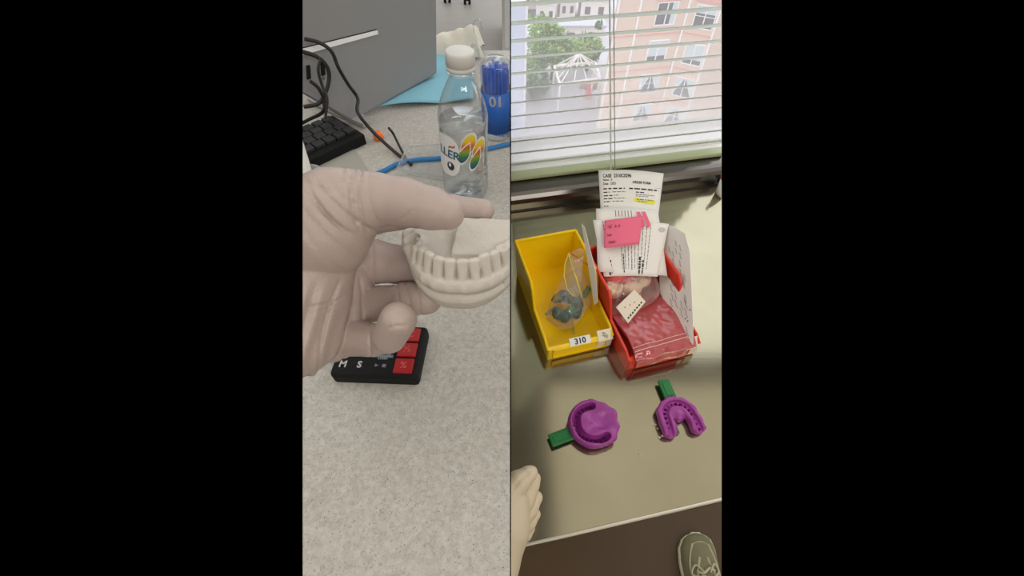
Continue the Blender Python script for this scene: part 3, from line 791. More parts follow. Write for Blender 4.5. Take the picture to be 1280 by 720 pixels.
def on_bottle(ang, z_, r_=.0336): return BM @ Vector((r_*math.sin(ang), -r_*math.cos(ang), z_))
def decal(name, pts, m, parent, r_, inner=.0004):
    """flat outline (angle, height) wrapped on the bottle"""
    bm = NB(); cx_ = sum(p[0] for p in pts)/len(pts); cy_ = sum(p[1] for p in pts)/len(pts); prev = None
    rows_ = []
    for s in (1, .75, .5, .25): rows_.append([bm.verts.new(on_bottle(cx_+(p[0]-cx_)*s, cy_+(p[1]-cy_)*s, r_)) for p in pts])
    c_ = bm.verts.new(on_bottle(cx_, cy_, r_)); n_ = len(pts)
    for A_, B_ in zip(rows_, rows_[1:]):
        for k in range(n_): bm.faces.new((A_[k], A_[(k+1) % n_], B_[(k+1) % n_], B_[k]))
    for k in range(n_): bm.faces.new((rows_[-1][k], rows_[-1][(k+1) % n_], c_))
    me = bpy.data.meshes.new(name); bmesh.ops.recalc_face_normals(bm, faces=bm.faces); bm.to_mesh(me); bm.free(); return left(link(name, me, parent, m))
def oval(cx_, cy_, rx, ry, n_=28, pw=1, tilt_=0):
    o_ = []
    for k in range(n_):
        a_ = 2*PI*k/n_; x_ = rx*math.copysign(abs(math.cos(a_))**pw, math.cos(a_)); y_ = ry*math.copysign(abs(math.sin(a_))**pw, math.sin(a_))
        o_.append((cx_+x_*math.cos(tilt_)-y_*math.sin(tilt_)/.033, cy_+x_*math.sin(tilt_)*.033+y_*math.cos(tilt_)))
    return o_
M_label = mat('label_white', srgb(228, 228, 228), .5); M_teal = mat('label_teal', srgb(34, 96, 124), .5); M_navy = mat('label_navy', srgb(34, 44, 72), .5)
lab = decal('label', oval(-.72, .078, .62, .030, pw=.7), M_label, bot, .0333)
def wrap_text(s, size, ang, z_, m, name, tilt_=0, bold=0):
    o_ = text(name, s, size, Matrix.Identity(4), m, lab, bold=bold, ext=.00005)
    for v in o_.data.vertices:
        x_ = v.co.x*math.cos(tilt_)-v.co.y*math.sin(tilt_); y_ = v.co.x*math.sin(tilt_)+v.co.y*math.cos(tilt_)
        v.co = on_bottle(ang+x_/.0337, z_+y_, .0337+v.co.z)
    return left(o_)
wrap_text('LLER', .0165, -.60, .082, M_teal, 'lettering', -.10, .0003)
wrap_text('~', .018, -.42, .094, mat('label_red', srgb(196, 80, 60), .5), 'squiggle', .3, .0004)
decal('emblem', oval(-.52, .064, .17, .0065), M_navy, lab, .0337)
decal('emblem', oval(-.54, .066, .06, .003), M_label, lab, .0339)
# rainbow flip-flops
rain = bpy.data.materials.new('rainbow_print'); rain.use_nodes = True; N = rain.node_tree.nodes; L = rain.node_tree.links
tc = N.new('ShaderNodeTexCoord'); sx = N.new('ShaderNodeSeparateXYZ'); L.new(tc.outputs['Generated'], sx.inputs[0])
cr = N.new('ShaderNodeValToRGB'); els = cr.color_ramp.elements
els[0].position = 0; els[0].color = srgb(40, 60, 120); els[1].position = 1; els[1].color = srgb(232, 220, 60)
for p_, c_ in ((.22, srgb(46, 120, 80)), (.42, srgb(140, 160, 50)), (.6, srgb(200, 90, 40)), (.78, srgb(236, 190, 50))): e_ = els.new(p_); e_.color = c_
L.new(sx.outputs[2], cr.inputs[0]); L.new(cr.outputs[0], N['Principled BSDF'].inputs['Base Color'])
ff = None
for k, (an, zz, tl) in enumerate(((.18, .092, -.42), (.62, .082, -.40))):
    def sole(s_): 
        o_ = []
        for q_ in range(30):
            a_ = 2*PI*q_/30; y_ = math.sin(a_); w_ = .0088*(1+.18*y_-.22*math.exp(-((y_+.15)/.35)**2))
            x_ = math.cos(a_)*w_*s_; yy = y_*.0215*s_+(.0 if s_ == 1 else 0)
            o_.append((an+(x_*math.cos(tl)-yy*math.sin(tl))/.0335, zz+x_*math.sin(tl)+yy*math.cos(tl)))
        return o_
    w = decal('flip_flop_outline', sole(1.16), M_label, bot, .0334+.0002*k)
    s_ = decal('flip_flop', sole(1.0), rain, bot, .0336+.0002*k)
    bm = NB()
    for sg in (-1, 1):
        P_ = []
        for q_ in range(9):
            t_ = q_/8; x_ = sg*.0062*math.sin(t_*1.4); yy = .011-.016*t_
            P_.append(on_bottle(an+(x_*math.cos(tl)-yy*math.sin(tl))/.0335, zz+x_*math.sin(tl)+yy*math.cos(tl), .0342))
        tube(bm, P_, .0006, 5)
    left(obj('flip_flop_strap', bm, M_label, s_))

# --- clear jar of blue applicators
q = onz(622, 168, DZ); J = Matrix.Translation(q)
jar = thing('brush_jar', 'clear plastic jar packed with blue brush sticks beside the bottle', 'jar')
bm = NB(); lathe(bm, [(.0001, .001), (.020, .001), (.0215, .004), (.0215, .094), (.0195, .104), (.012, .110), (.0001, .111)], J, 36, False); left(obj('body', bm, M_clear, jar, True))
bm = NB(); lathe(bm, [(.0220, .012), (.0222, .012), (.0222, .070), (.0220, .070)], J, 36, False)
lb = left(obj('label', bm, mat('blue_label', srgb(38, 98, 186), .4), jar, True))
o_ = text('lettering', '01', .020, Matrix.Identity(4), M_label, lb, bold=.0006, ext=.0001)
for v in o_.data.vertices:
    an = v.co.x/.0225; v.co = J @ Vector((.0226*math.sin(an), -.0226*math.cos(an), .060+v.co.y))
left(o_)
for k in range(70):
    r_ = .0185*math.sqrt(rng.random()); a_ = rng.uniform(0, 2*PI); bm = NB()
    p_ = J @ Vector((r_*math.cos(a_), r_*math.sin(a_), .006)); t_ = J @ Vector((r_*math.cos(a_)*.98+rng.normal(0, .0006), r_*math.sin(a_)*.98, .094+rng.uniform(0, .008)))
    tube(bm, [p_, t_], .0017, 6); left(obj('brush_stick', bm, M_deepblue, jar))

# --- grey computer panel
mon = thing('grey_computer', 'flat dark grey computer screen back with silver strip at the rear of the worktop', 'computer')
PP = Vector((0, onz(440, 150, DZ).y, 0)); c1 = onz(440, 152, DZ+.006)
edge = Vector((.62, .78, 0)).normalized()       # panel runs back and to the right
n_ = Vector((edge.y, -edge.x, 0)); n_ = (n_+Vector((0, 0, .10))).normalized()
def PN(px_, py_): return onpl(px_, py_, c1, n_)
q1 = PN(547, 92); q2 = PN(546, -30); q0 = PN(388, 120); q3 = PN(340, 100); q4 = PN(340, -30)
bm = NB(); poly(bm, [c1, q1, q2, q4, q3, q0], -n_*.022)
es = [e for e in bm.edges]; bmesh.ops.bevel(bm, geom=es, offset=.0025, segments=2, affect='EDGES')
left(obj('panel', bm, M_panel, mon))
bm = NB(); s = [PN(376, 61), PN(471, 37.5), PN(472, 42.5), PN(376, 69)]; poly(bm, [p+n_*.0006 for p in s], n_*.0012); left(obj('silver_strip', bm, M_strip, mon))
bm = NB(); s = [PN(376, 59.6), PN(471, 36.2), PN(471, 37.6), PN(376, 61.2)]; poly(bm, [p+n_*.0004 for p in s], n_*.0006); left(obj('strip_shadow_gap', bm, M_dark, mon))
for (x_, y_) in ((384.5, 90), (402.5, 85.5)):
    bm = NB(); s = [PN(x_-2.2, y_-8), PN(x_+1.6, y_-9), PN(x_+2.8, y_+7.5), PN(x_-1.2, y_+9)]; poly(bm, [p+n_*.0004 for p in s], n_*.003); u_ = left(obj('usb_plug', bm, M_black, mon))
for (x_, y_) in ((404, 98),):
    bm = NB(); lathe(bm, [(.0016, 0), (.0012, .0012)], frame(PN(x_, y_)+n_*.0004, edge, n_.cross(edge)), 12); left(obj('screw', bm, M_chrome, mon))
# base of the screen: light grey foot
bm = NB(); s = [onz(386, 128, DZ+.004), onz(418, 143, DZ+.004), onz(455, 160, DZ+.004), onz(462, 152, DZ+.004), onz(420, 120, DZ+.004), onz(388, 108, DZ+.004)]
poly(bm, s, (0, 0, .006)); left(obj('foot', bm, M_lgrey, mon))

# --- keyboard
kb = thing('black_keyboard', 'black keyboard corner lying under the grey computer screen', 'keyboard')
kc = onz(394, 198, DZ+.014); kr = onz(456, 169, DZ+.014); kt = onz(425, 141, DZ+.014)
kx = (kr-kc).normalized(); ky = EZ.cross(kx); Lk = (kr-kc).length
dk = (kt-kr).dot(ky)
KM = frame(kr+EZ*-.006, kx, ky)
bm = NB(); box(bm, KM @ Matrix.Translation((-.15, dk/2, 0)), (.30, dk, .016), .002); left(obj('base', bm, M_black, kb))
kw = .0165
for r_ in range(int((dk-.016)/kw)):
    for k in range(13):
        bm = NB(); vs = box(bm, KM @ Matrix.Translation((-.012-k*kw-(r_ % 2)*.004, .020+r_*kw, .0105)), (kw-.0022, kw-.0022, .006), .0014, 2)
        left(obj('key', bm, mat('key_black', srgb(46, 46, 48), .5), kb))

# --- mat under it
bm = NB(); s = [onz(p, q_, DZ+.0003) for p, q_ in ((392, 200), (440, 182), (466, 222), (380, 250))]
poly(bm, s, (0, 0, .0014)); left(tag(obj('grey_mat', bm, M_mat), 'thin plain grey green mat between keyboard and gloved hand', 'mat'))
# --- white cup holder with blue tube end
cu = thing('white_cup', 'small white plastic cup with a blue insert at the edge behind the hand', 'cup')
q = onz(384, 218, DZ+.03); J = Matrix.Translation((q.x, q.y, DZ))
bm = NB(); lathe(bm, [(.0001, .001), (.012, .001), (.014, .004), (.0165, .028), (.0180, .033), (.0165, .0335), (.0145, .028), (.012, .010), (.0001, .009)], J, 32, False); left(obj('body', bm, M_lgrey, cu, True))
bm = NB(); lathe(bm, [(.0001, .022), (.0135, .022), (.0135, .020)], J, 24, False); left(obj('blue_insert', bm, M_blue, cu))
bm = NB(); s0 = q+Vector((-.003, 0, -.012)); tube(bm, [s0, s0+Vector((-.010, .034, .055))], lambda t: .0085-.001*t, 16); left(tag(obj('white_syringe_tube', bm, M_white), 'white round tube standing slanted in the small white cup', 'tube'))

# --- cables
def cpath(pts, n=8): return spline([at(*p) for p in pts], n)
def cable(pts, r, label):
    bm = NB(); tube(bm, spline(pts, 8), r, 10); return left(tag(obj('black_cable', bm, M_cable), label, 'cable'))
def PNo(px_, py_, o=.010): return PN(px_, py_)+n_*o
cable([PNo(370, 46, .02), PNo(384, 50, .03), PNo(396, 60, .035), PNo(405, 80, .035), PNo(420, 101, .03), PNo(432, 118, .03), onz(447, 140, DZ+.05), onz(462, 160, DZ+.03), onz(480, 178, DZ+.012), onz(496, 192, DZ+.004), onz(514, 206, DZ+.003)], .0024, 'long black cable running from the grey screen down to the worktop beside the bottle')
cable([PNo(368, 62, .02), PNo(382, 67, .025), PNo(392, 77, .03), PNo(396, 92, .03), PNo(392, 110, .03), PNo(383, 124, .03), PNo(370, 130, .02)], .0026, 'thick black cable looping out wide over the usb plugs')
cable([PNo(372, 96, .03), PNo(380, 104, .035), PNo(387, 118, .035), PNo(389, 134, .03), onz(385, 150, DZ+.03), onz(374, 156, DZ+.02)], .0024, 'black cable hanging in the lowest loop next to the keyboard')
cable([PNo(380, 66, .04), PNo(377, 82, .04), PNo(382, 100, .04), PNo(386, 116, .045), PNo(384, 140, .045)], .0018, 'thin black cable crossing between the two loops at the edge')
cable([onz(486, 160, DZ+.03), onz(492, 168, DZ+.016), onz(500, 184, DZ+.006), onz(507, 197, DZ+.003), onz(512, 205, DZ+.003)], .0018, 'short black cable joining the long cable end beside the bottle')
# blue tube
bm = NB(); tube(bm, spline([onz(455, 222, DZ+.003), onz(479, 214, DZ+.003), onz(497, 205, DZ+.003), onz(520, 200, DZ+.003), onz(548, 198, DZ+.003), onz(580, 192, DZ+.003), onz(614, 185, DZ+.003), onz(645, 178, DZ+.003)], 8), .0033, 10)
left(tag(obj('blue_hose', bm, M_blue), 'blue flexible hose lying across the worktop behind the bottle', 'hose'))
# clear tray
ct = thing('clear_plastic_tray', 'shallow clear plastic tray between the black cable and the bottle', 'tray')
cs_ = [onz(501, 222, DZ), onz(513, 196, DZ), onz(566, 192, DZ), onz(560, 232, DZ)]
bm = NB()
cen = sum(cs_, Vector())/4
lo_ = [bm.verts.new(cen+(p-cen)*.9+EZ*.001) for p in cs_]; hi_ = [bm.verts.new(p+EZ*.014) for p in cs_]; ri_ = [bm.verts.new(cen+(p-cen)*1.08+EZ*.014) for p in cs_]
bm.faces.new(lo_)
for i in range(4):
    j = (i+1) % 4; bm.faces.new((lo_[i], lo_[j], hi_[j], hi_[i])); bm.faces.new((hi_[i], hi_[j], ri_[j], ri_[i]))
bmesh.ops.bevel(bm, geom=list(bm.edges), offset=.003, segments=2, affect='EDGES')
left(obj('body', bm, M_clear, ct))
bm = NB(); tube(bm, [p+(p-cen)*.08+EZ*.0145 for p in cs_]+[cs_[0]+(cs_[0]-cen)*.08+EZ*.0145], .0009, 6); left(obj('rim', bm, M_clear, ct))
# orange cap
q = onz(474, 174, DZ); bm = NB(); lathe(bm, [(.007, 0), (.0075, .003), (.0068, .010), (.004, .012)], Matrix.Translation(q), 24)
left(tag(obj('orange_stopper', bm, M_orange, None, True), 'small orange plastic cap beside the keyboard corner and the black cable', 'cap'))
# white stick lying on the worktop behind
# blue paper sheet and tissue
fn = lambda u, v: (lambda p: Vector((p.x, p.y, DZ+.002+.004*abs(math.sin(u*5+v*3))+.003*math.sin(v*9+u*2)+.003)))((onz(545, 62, DZ)*(1-u)+onz(592, 62, DZ)*u)*(1-v)+(onz(470, 138, DZ)*(1-u)+onz(592, 128, DZ)*u)*v)
bm = NB(); sheet(bm, fn, 24, 24, .0008); left(tag(obj('blue_paper_sheet', bm, M_bluep, None, True), 'light blue paper sheet spread on the worktop behind the bottle', 'paper sheet'))
ts = NB()
tq = onz(571, 66, DZ+.006)
def tfn(u, v):
    x_ = -.050+.100*u; s_ = math.sin(PI*v)
    h_ = (.026+.022*u+.002*math.sin(u*9)+.001*math.sin(u*23+1))*min(1, 8*u+.25, 9*(1-u)+.2)
    z_ = h_*s_**.55
    n1 = .0010*math.sin(9*u+5*v)+.0006*math.sin(31*u-9*v)+.0006*math.sin(19*v+6*u)
    return Vector((tq.x+x_+.004*math.sin(v*6+2), tq.y+(v-.4)*.055+n1, tq.z+z_+n1*s_))
sheet(ts, tfn, 60, 26)
left(tag(obj('crumpled_tissue', ts, M_tissue, None, True), 'crumpled white tissue lying on the blue paper behind the bottle cap', 'tissue'))
# clear goggles loop behind the bottle
gg = thing('clear_safety_glasses', 'clear plastic glasses arm and lens standing behind the bottle cap', 'glasses')
gq = onz(599, 92, DZ+.002)
bm = NB(); tube(bm, spline([gq, gq+Vector((.001, .008, .02)), gq+Vector((-.002, .01, .040)), gq+Vector((-.008, .01, .046)), gq+Vector((-.013, .01, .036))], 6), .0024, 10); left(obj('arm', bm, M_clear, gg, True))
bm = NB(); tube(bm, spline([gq+Vector((.000, .03, .048)), gq+Vector((-.007, .03, .060)), gq+Vector((-.006, .03, .074)), gq+Vector((.004, .03, .078)), gq+Vector((.006, .03, .062))], 6), .0016, 8); left(obj('lens_rim', bm, M_clear, gg))

# chair casters on the far floor
cb = thing('office_chair', 'black office chair base with casters on the wood look floor', 'chair')
for i, (x_, y_) in enumerate(((559, -1), (584, 1))):
    q = onz(x_, y_, .03)
    for s in (-1, 1):
        bm = NB(); tube(bm, [q+Vector((s*.012, 0, 0)), q+Vector((s*.034, 0, 0))], .030, 20); left(obj('caster', bm, M_black, cb, True))
    bm = NB(); tube(bm, [q, q+Vector((0, 0, .05)), q+Vector((.1, .3, .08))], .014, 8); left(obj('leg', bm, M_black, cb))
# ================================================================== RIGHT: BINS
def bin_(name, label, M, m, W, Lb, H, group):
    """open stacking bin: x across, y to the back, z up; origin front corner at the base"""
    t = thing(name, label, 'parts bin', group)
    th = .0022; fl = .002    # flare of the side walls
    def P(x, y, z): return M @ Vector((x, y, z))
    def side(x0, sg):
        prof_ = [(0, 0), (0, .024), (.012, .030), (.060, .033), (.074, H-.006), (.080, H), (Lb, H), (Lb, 0)]
        bm = NB(); poly(bm, [P(x0-sg*fl*(z_/H), y_+(.006*(z_/H) if y_ > .1 else 0), z_) for y_, z_ in prof_], M.to_3x3() @ Vector((sg*th, 0, 0)))
        # rolled rim
        return bm
    right(obj('side_wall', side(0, 1), m, t)); right(obj('side_wall', side(W, -1), m, t))
    bm = NB()
    for sg, x0 in ((1, 0), (-1, W)):
        pts = [P(x0-sg*fl*(z_/H), y_, z_) for y_, z_ in ((0, .0245), (.012, .0305), (.060, .0335), (.074, H-.006), (.081, H), (Lb+.003, H))]
        tube(bm, pts, .0021, 8)
    tube(bm, [P(-fl, Lb+.004, H), P(W+fl, Lb+.004, H)], .0021, 8)
    right(obj('rim', bm, m, t))
    bm = NB(); box(bm, M @ Matrix.Translation((W/2, Lb/2, .0012)), (W-.001, Lb, .0024)); right(obj('bottom', bm, m, t))
    bm = NB(); poly(bm, [P(0, Lb, 0), P(W, Lb, 0), P(W+fl, Lb+.006, H), P(-fl, Lb+.006, H)], M.to_3x3() @ Vector((0, -th, 0))); right(obj('back_wall', bm, m, t))
    bm = NB(); poly(bm, [P(0, 0, 0), P(0, 0, .022), P(0, .0035, .0255), P(0, .007, .0235), P(0, .008, .004), P(0, .004, 0)], M.to_3x3() @ Vector((W, 0, 0)))
    fw = right(obj('front_lip', bm, m, t))
    # label holder: raised frame on the slanted front edge
    LM = M @ Matrix.Translation((W/2, .0002, .0135)) @ Matrix.Rotation(PI/2, 4, 'X')
    bm = NB()
    for x_, y_, w_, h_ in ((0, .0085, .076, .002), (0, -.0085, .076, .002), (-.037, 0, .002, .019), (.037, 0, .002, .019)): box(bm, LM @ Matrix.Translation((x_, y_, .0010)), (w_, h_, .003))
    right(obj('label_holder', bm, m, t))
    M_tape = mat('label_tape', srgb(226, 218, 196), .55)
    TM = M @ Matrix.Translation((W*.50, .0030, .0262)) @ Matrix.Rotation(math.radians(38), 4, 'X')
    bm = NB(); box(bm, TM, (.029, .0105, .0006), .0002); lab_ = right(obj('number_label', bm, M_label, t))
    right(text('number', '310', .0105, TM @ Matrix.Translation((0, -.0005, .0004)), M_ink, lab_, bold=.0003))
    CM = M @ Matrix.Translation((W-.0095, .0028, .0262)) @ Matrix.Rotation(math.radians(38), 4, 'X')
    bm = NB(); box(bm, CM, (.021, .015, .0006), .0002); cl_ = right(obj('corner_sticker', bm, M_tape, t))
    right(text('scribble', '%s', .0085, CM @ Matrix.Translation((0, 0, .0004)) @ Matrix.Rotation(-.5, 4, 'Z'), M_ink, cl_))
    bm = NB(); box(bm, M @ Matrix.Translation((W-.0095, -.0006, .0125)), (.021, .0008, .020)); right(obj('corner_sticker', bm, M_tape, t))
    return t
def binframe(pf, yaw): return Matrix.Translation(pf) @ Matrix.Rotation(yaw, 4, 'Z')
pY = onz(684, 450, CZ); yawY = math.radians(14.5); MY = binframe(pY, yawY); WY_, LY_ = .089, .158
by = bin_('yellow_parts_bin', 'bright yellow open plastic parts bin with a bag of impression trays', MY, M_yellow, WY_, LY_, .070, None)
pR = onz(782, 463, CZ); yawR = math.radians(15); MR = binframe(pR, yawR); WR_, LR_ = .099, .158
br = bin_('red_parts_bin', 'red open plastic parts bin filled with papers and pink bags', MR, M_red, WR_, LR_, .070, None)

# --- bag with tray in the yellow bin
def YP(x, y, z): return MY @ Vector((x, y, z))
def hit(M, axis, c, px_, py_):
    """where the sight line meets a plane of the bin's own frame"""
    n_ = M.to_3x3() @ Vector([1 if k == axis else 0 for k in range(3)]); return onpl(px_, py_, M @ Vector([c if k == axis else 0 for k in range(3)]), n_)
bag = thing('zip_bag', 'clear zip bag with yellow seal standing crumpled in the yellow bin', 'plastic bag')
def blob(name, parent, m, out, zbase, hgt, seed, M=None, wr=.0025, sc=150, n=40, rot=0):
    """pillow-like crumpled bag over an outline of world points"""
    c_ = sum(out, Vector())/len(out); k_ = len(out)
    rr = np.random.default_rng(seed)
    per = spline(out+[out[0]], 6)[:-1]
    bm = NB(); rings = []
    for j in range(n//2+1):
        s = 1-(j/(n//2)); ring = []
        for p in per:
            q_ = c_+(p-c_)*s; h_ = hgt*(1-s**2.4)**.6
            w_ = wr*float(vnoise(q_.x, q_.y, s*.02, sc, seed))+wr*.6*float(vnoise(q_.x, q_.y, .3, sc*2.4, seed+1))
            ring.append(bm.verts.new(Vector((q_.x, q_.y, q_.z+h_+w_*(1-s**6)))))
        rings.append(ring)
    for a_, b_ in zip(rings, rings[1:]):
        for i in range(len(per)): bm.faces.new((a_[i], a_[(i+1) % len(per)], b_[(i+1) % len(per)], b_[i]))
    bot_ = [bm.verts.new(Vector((v.co.x, v.co.y, v.co.z-.0015))) for v in rings[0]]
    for i in range(len(per)): bm.faces.new((rings[0][i], bot_[i], bot_[(i+1) % len(per)], rings[0][(i+1) % len(per)]))
    bm.faces.new(bot_)
    bmesh.ops.remove_doubles(bm, verts=bm.verts, dist=1e-5)
    return right(obj(name, bm, m, parent, True))
def outl(pts, z): return [onz(a, b, z) for a, b in pts]
# contents: grey-blue putty and green tray handles inside the bag
zf = CZ+.010
gtr = thing('impression_tray', 'dark green impression tray with grey blue putty inside the zip bag', 'dental tray')
tc_ = onz(706, 388, zf+.008)
g = Grid((-.034, -.034, -.010), (.034, .034, .030), .0011)
f = None
for k in range(15):
    a_ = -2.3+k*.33; p_ = (math.cos(a_)*.013, math.sin(a_)*.012, .004+rng.normal(0, .0025)); r_ = rng.uniform(.0045, .0075)
    p_ = (p_[0]*1.4, p_[1]*1.5, p_[2]+.004); d = ell(g, p_, (r_*1.1, r_, r_*1.3)); f = d if f is None else smin(f, d, .003)
f = f+.0020*vnoise(g.X, g.Y, g.Z, 300, 31)+.001*vnoise(g.X, g.Y, g.Z, 800, 32); f = np.maximum(f, -.008-g.Z)
right(finish(nets(g, f, Matrix.Translation(tc_), 1), 'putty', gtr, mat('grey_blue_putty', srgb(84, 100, 96), .45, var=.6, vscale=140), False))
for (a0, a1, w_) in (((702, 398), (717, 384), .0105), ((729, 372), (737, 358), .0085)):
    p0_, p1_ = onz(*a0, zf+.020), onz(*a1, zf+.024); d_ = p1_-p0_
    bm = NB(); box(bm, frame((p0_+p1_)/2, d_, EZ.cross(d_)), (d_.length, w_, .0035), .0016, 3); right(obj('handle', bm, M_green, gtr))
g2 = onz(692, 384, zf+.018)
for k in range(4):
    bm = NB(); box(bm, T(onz(684+k*3.2, 392-k*2.5, zf+.016), .5+k*.4), (.006, .004, .003), .001); right(obj('plastic_fragment', bm, mat('grey_putty', srgb(120, 128, 132), .4), gtr))
# bag skin: front part lies, rear part stands up
blob('skin', bag, M_bag, outl([(683, 398), (690, 372), (702, 352), (722, 340), (738, 352), (741, 372), (728, 396), (716, 408), (700, 410)], zf+.004), 0, .034, 41, wr=.0022, sc=190)
def up(p, h): return p+EZ*h
r0 = [onz(724, 384, zf+.010), onz(741, 372, zf+.018)]
# standing mouth of the bag: two curved sheets that meet at the sides
A0 = at(701, 349, .600); A1 = at(712, 316, .575); A2 = at(728, 322, .572); A3 = at(735, 352, .580); A4 = at(727, 382, .592)
def mouth(off):
    def fn(u, v):
        l = Vector(A0)*(1-v)+Vector(A1)*v; m_ = Vector(A4)*(1-v)+(Vector(A2))*v
        p = l*(1-u)+m_*u
        return p+off*(math.sin(PI*u)*(.35+.65*v))*1.0+Vector((0, 0, .0015*math.sin(9*u+5*v)))
    return fn
for off in (Vector((-.006, -.008, .002)), Vector((.010, .008, .004))):
    bm = NB(); sheet(bm, mouth(off), 18, 18, .0002); right(obj('skin', bm, M_bag, bag, True))
M_zip = mat('zip_yellow', srgb(236, 214, 70), .35); 
bm = NB(); tube(bm, [at(*p) for p in ((711, 317, .573), (706, 330, .580), (705, 345, .584), (709, 362, .588), (722, 376, .590), (727, 384, .590))], .0011, 6); right(obj('zip_seal', bm, M_zip, bag, True))
bm = NB(); tube(bm, [at(*p) for p in ((711, 316, .570), (714, 330, .574), (721, 350, .580), (727, 370, .586), (728, 384, .588))], .0013, 6); right(obj('zip_seal', bm, M_zip, bag, True))
bm = NB(); tube(bm, spline([at(*p) for p in ((712, 316, .569), (722, 322, .572), (736, 332, .578))], 6), .0006, 6); right(obj('red_seal_line', bm, mat('zip_red', srgb(190, 70, 40), .4), bag, True))
# little clear drips of plastic at the bag's foot
bm = NB(); tube(bm, spline([onz(714, 398, CZ+.010), onz(716, 406, CZ+.005), onz(717, 417, CZ+.004)], 5), .0018, 8); right(obj('bag_corner', bm, M_clear, bag, True))
# folded white slip along the bin's wall
sl = thing('folded_paper_slip', 'folded white paper slip standing along the inner wall of the yellow bin', 'paper')
for k, (o1, mm) in enumerate(((0, mat('bluish_paper', srgb(196, 198, 212), .8)), (.0022, M_paper))):
    pts = [onpl(*p, MY @ Vector((WY_-.0075-k*.003, 0, .04)), MY.to_3x3() @ Vector((1, 0, -.16))) for p in ((727, 279), (731, 284), (745, 340), (747, 378), (743, 381), (736, 335))]
    bm = NB(); poly(bm, pts, MY.to_3x3() @ Vector((-.0005, 0, 0))); right(obj('sheet', bm, mm, sl))

# --- papers in the red bin
def ink_lines(fn, rows_, name, parent, m, h=.010, off=.0006, sd=1):
    """small printed marks on a sheet, rows: (v, u0, u1, height, word length)"""
    rr = random.Random(sd); bm = NB()
    n_ = fn.n
    if n_.dot(CAM-fn(.5, .5)) < 0: n_ = -n_
    for v, u0, u1, hh, wl in rows_:
        u = u0
        while u < u1:
            w_ = min(wl*rr.uniform(.5, 1.4), u1-u)
            if w_ < .004: break
            q_ = [fn(u, v)+n_*off, fn(u+w_, v)+n_*off, fn(u+w_, v+hh)+n_*off, fn(u, v+hh)+n_*off]
            bm.faces.new([bm.verts.new(p) for p in q_]); u += w_+wl*.3
    me = bpy.data.meshes.new(name); bm.to_mesh(me); bm.free(); return right(link(name, me, parent, m))
def fontmap(s, size_v, u, v, fn, name, parent, m, sx_=1.0, bold=0, off=.0007, wid=1.0):
    """lettering laid on a sheet; size in v units, u/v the start of the line"""
    o_ = text(name, s, 1, Matrix.Identity(4), m, parent, ext=0, bold=bold, align='LEFT')
    n_ = fn.n
    if n_.dot(CAM-fn(.5, .5)) < 0: n_ = -n_
    for w in o_.data.vertices: w.co = fn(u+w.co.x*size_v*sx_, v-w.co.y*size_v)+n_*off
    return right(o_)
form = thing('order_form', 'printed white order form with yellow marker leaning on the dark upstand, rearmost paper', 'paper')
TLp = at(748, 213, .688); TRp = at(829.5, 217, .684); BRp = at(822, 275, .640); BLp = at(751.5, 275, .640)
fn = quadfn(TLp, TRp, BRp, BLp, bow=-.004)
bm = NB(); sheet(bm, fn, 12, 8, .0004); right(obj('sheet', bm, M_paper, form, True))
fontmap('CASE  2310C0296', .105, .06, .13, fn, 'lettering', form, M_ink, .55, .03)
fontmap('Patient   dl', .06, .06, .215, fn, 'lettering', form, M_ink, .55, .02)
fontmap('Date   DEO', .075, .06, .295, fn, 'lettering', form, M_ink, .55, .02)
fontmap('ORDER FORM', .075, .52, .265, fn, 'lettering', form, M_ink, .62, .03)
ink_lines(fn, [(.345, .06, .98, .006, .9)], 'rule', form, M_greyink)
ink_lines(fn, [(.385, .06, .40, .028, .08), (.385, .47, .95, .030, .07)], 'printed_text', form, M_ink, sd=4)
ink_lines(fn, [(.46, .06, .16, .022, .06), (.53, .06, .20, .022, .06), (.59, .06, .2, .022, .05), (.65, .06, .17, .022, .05), (.46, .58, .72, .022, .05), (.74, .06, .13, .018, .05), (.83, .07, .2, .022, .06), (.81, .3, .5, .02, .06), (.84, .94, .99, .03, .05)], 'printed_text', form, M_ink, sd=5)
ink_lines(fn, [(.46, .2, .42, .016, .05), (.53, .22, .3, .016, .04), (.59, .22, .42, .016, .05), (.65, .2, .38, .016, .05), (.51, .58, .9, .016, .05), (.545, .58, .8, .014, .04), (.79, .06, .16, .014, .05), (.865, .3, .44, .014, .05), (.825, .02, .98, .004, .9)], 'printed_text', form, M_greyink, sd=6)
bm = NB(); nn = fn.n if fn.n.dot(CAM-fn(.5, .5)) > 0 else -fn.n
bm.faces.new([bm.verts.new(fn(a_, b_)+nn*.0008) for a_, b_ in ((.56, .585), (.93, .62), (.90, .70), (.74, .70), (.56, .655))]); me = bpy.data.meshes.new('marker'); bm.to_mesh(me); bm.free(); right(link('yellow_marker_stroke', me, form, M_hly))
ink_lines(fn, [(.615, .60, .88, .02, .05), (.655, .62, .78, .014, .05)], 'printed_text', form, mat('olive_ink', srgb(130, 130, 60), .7), sd=8, off=.0011)

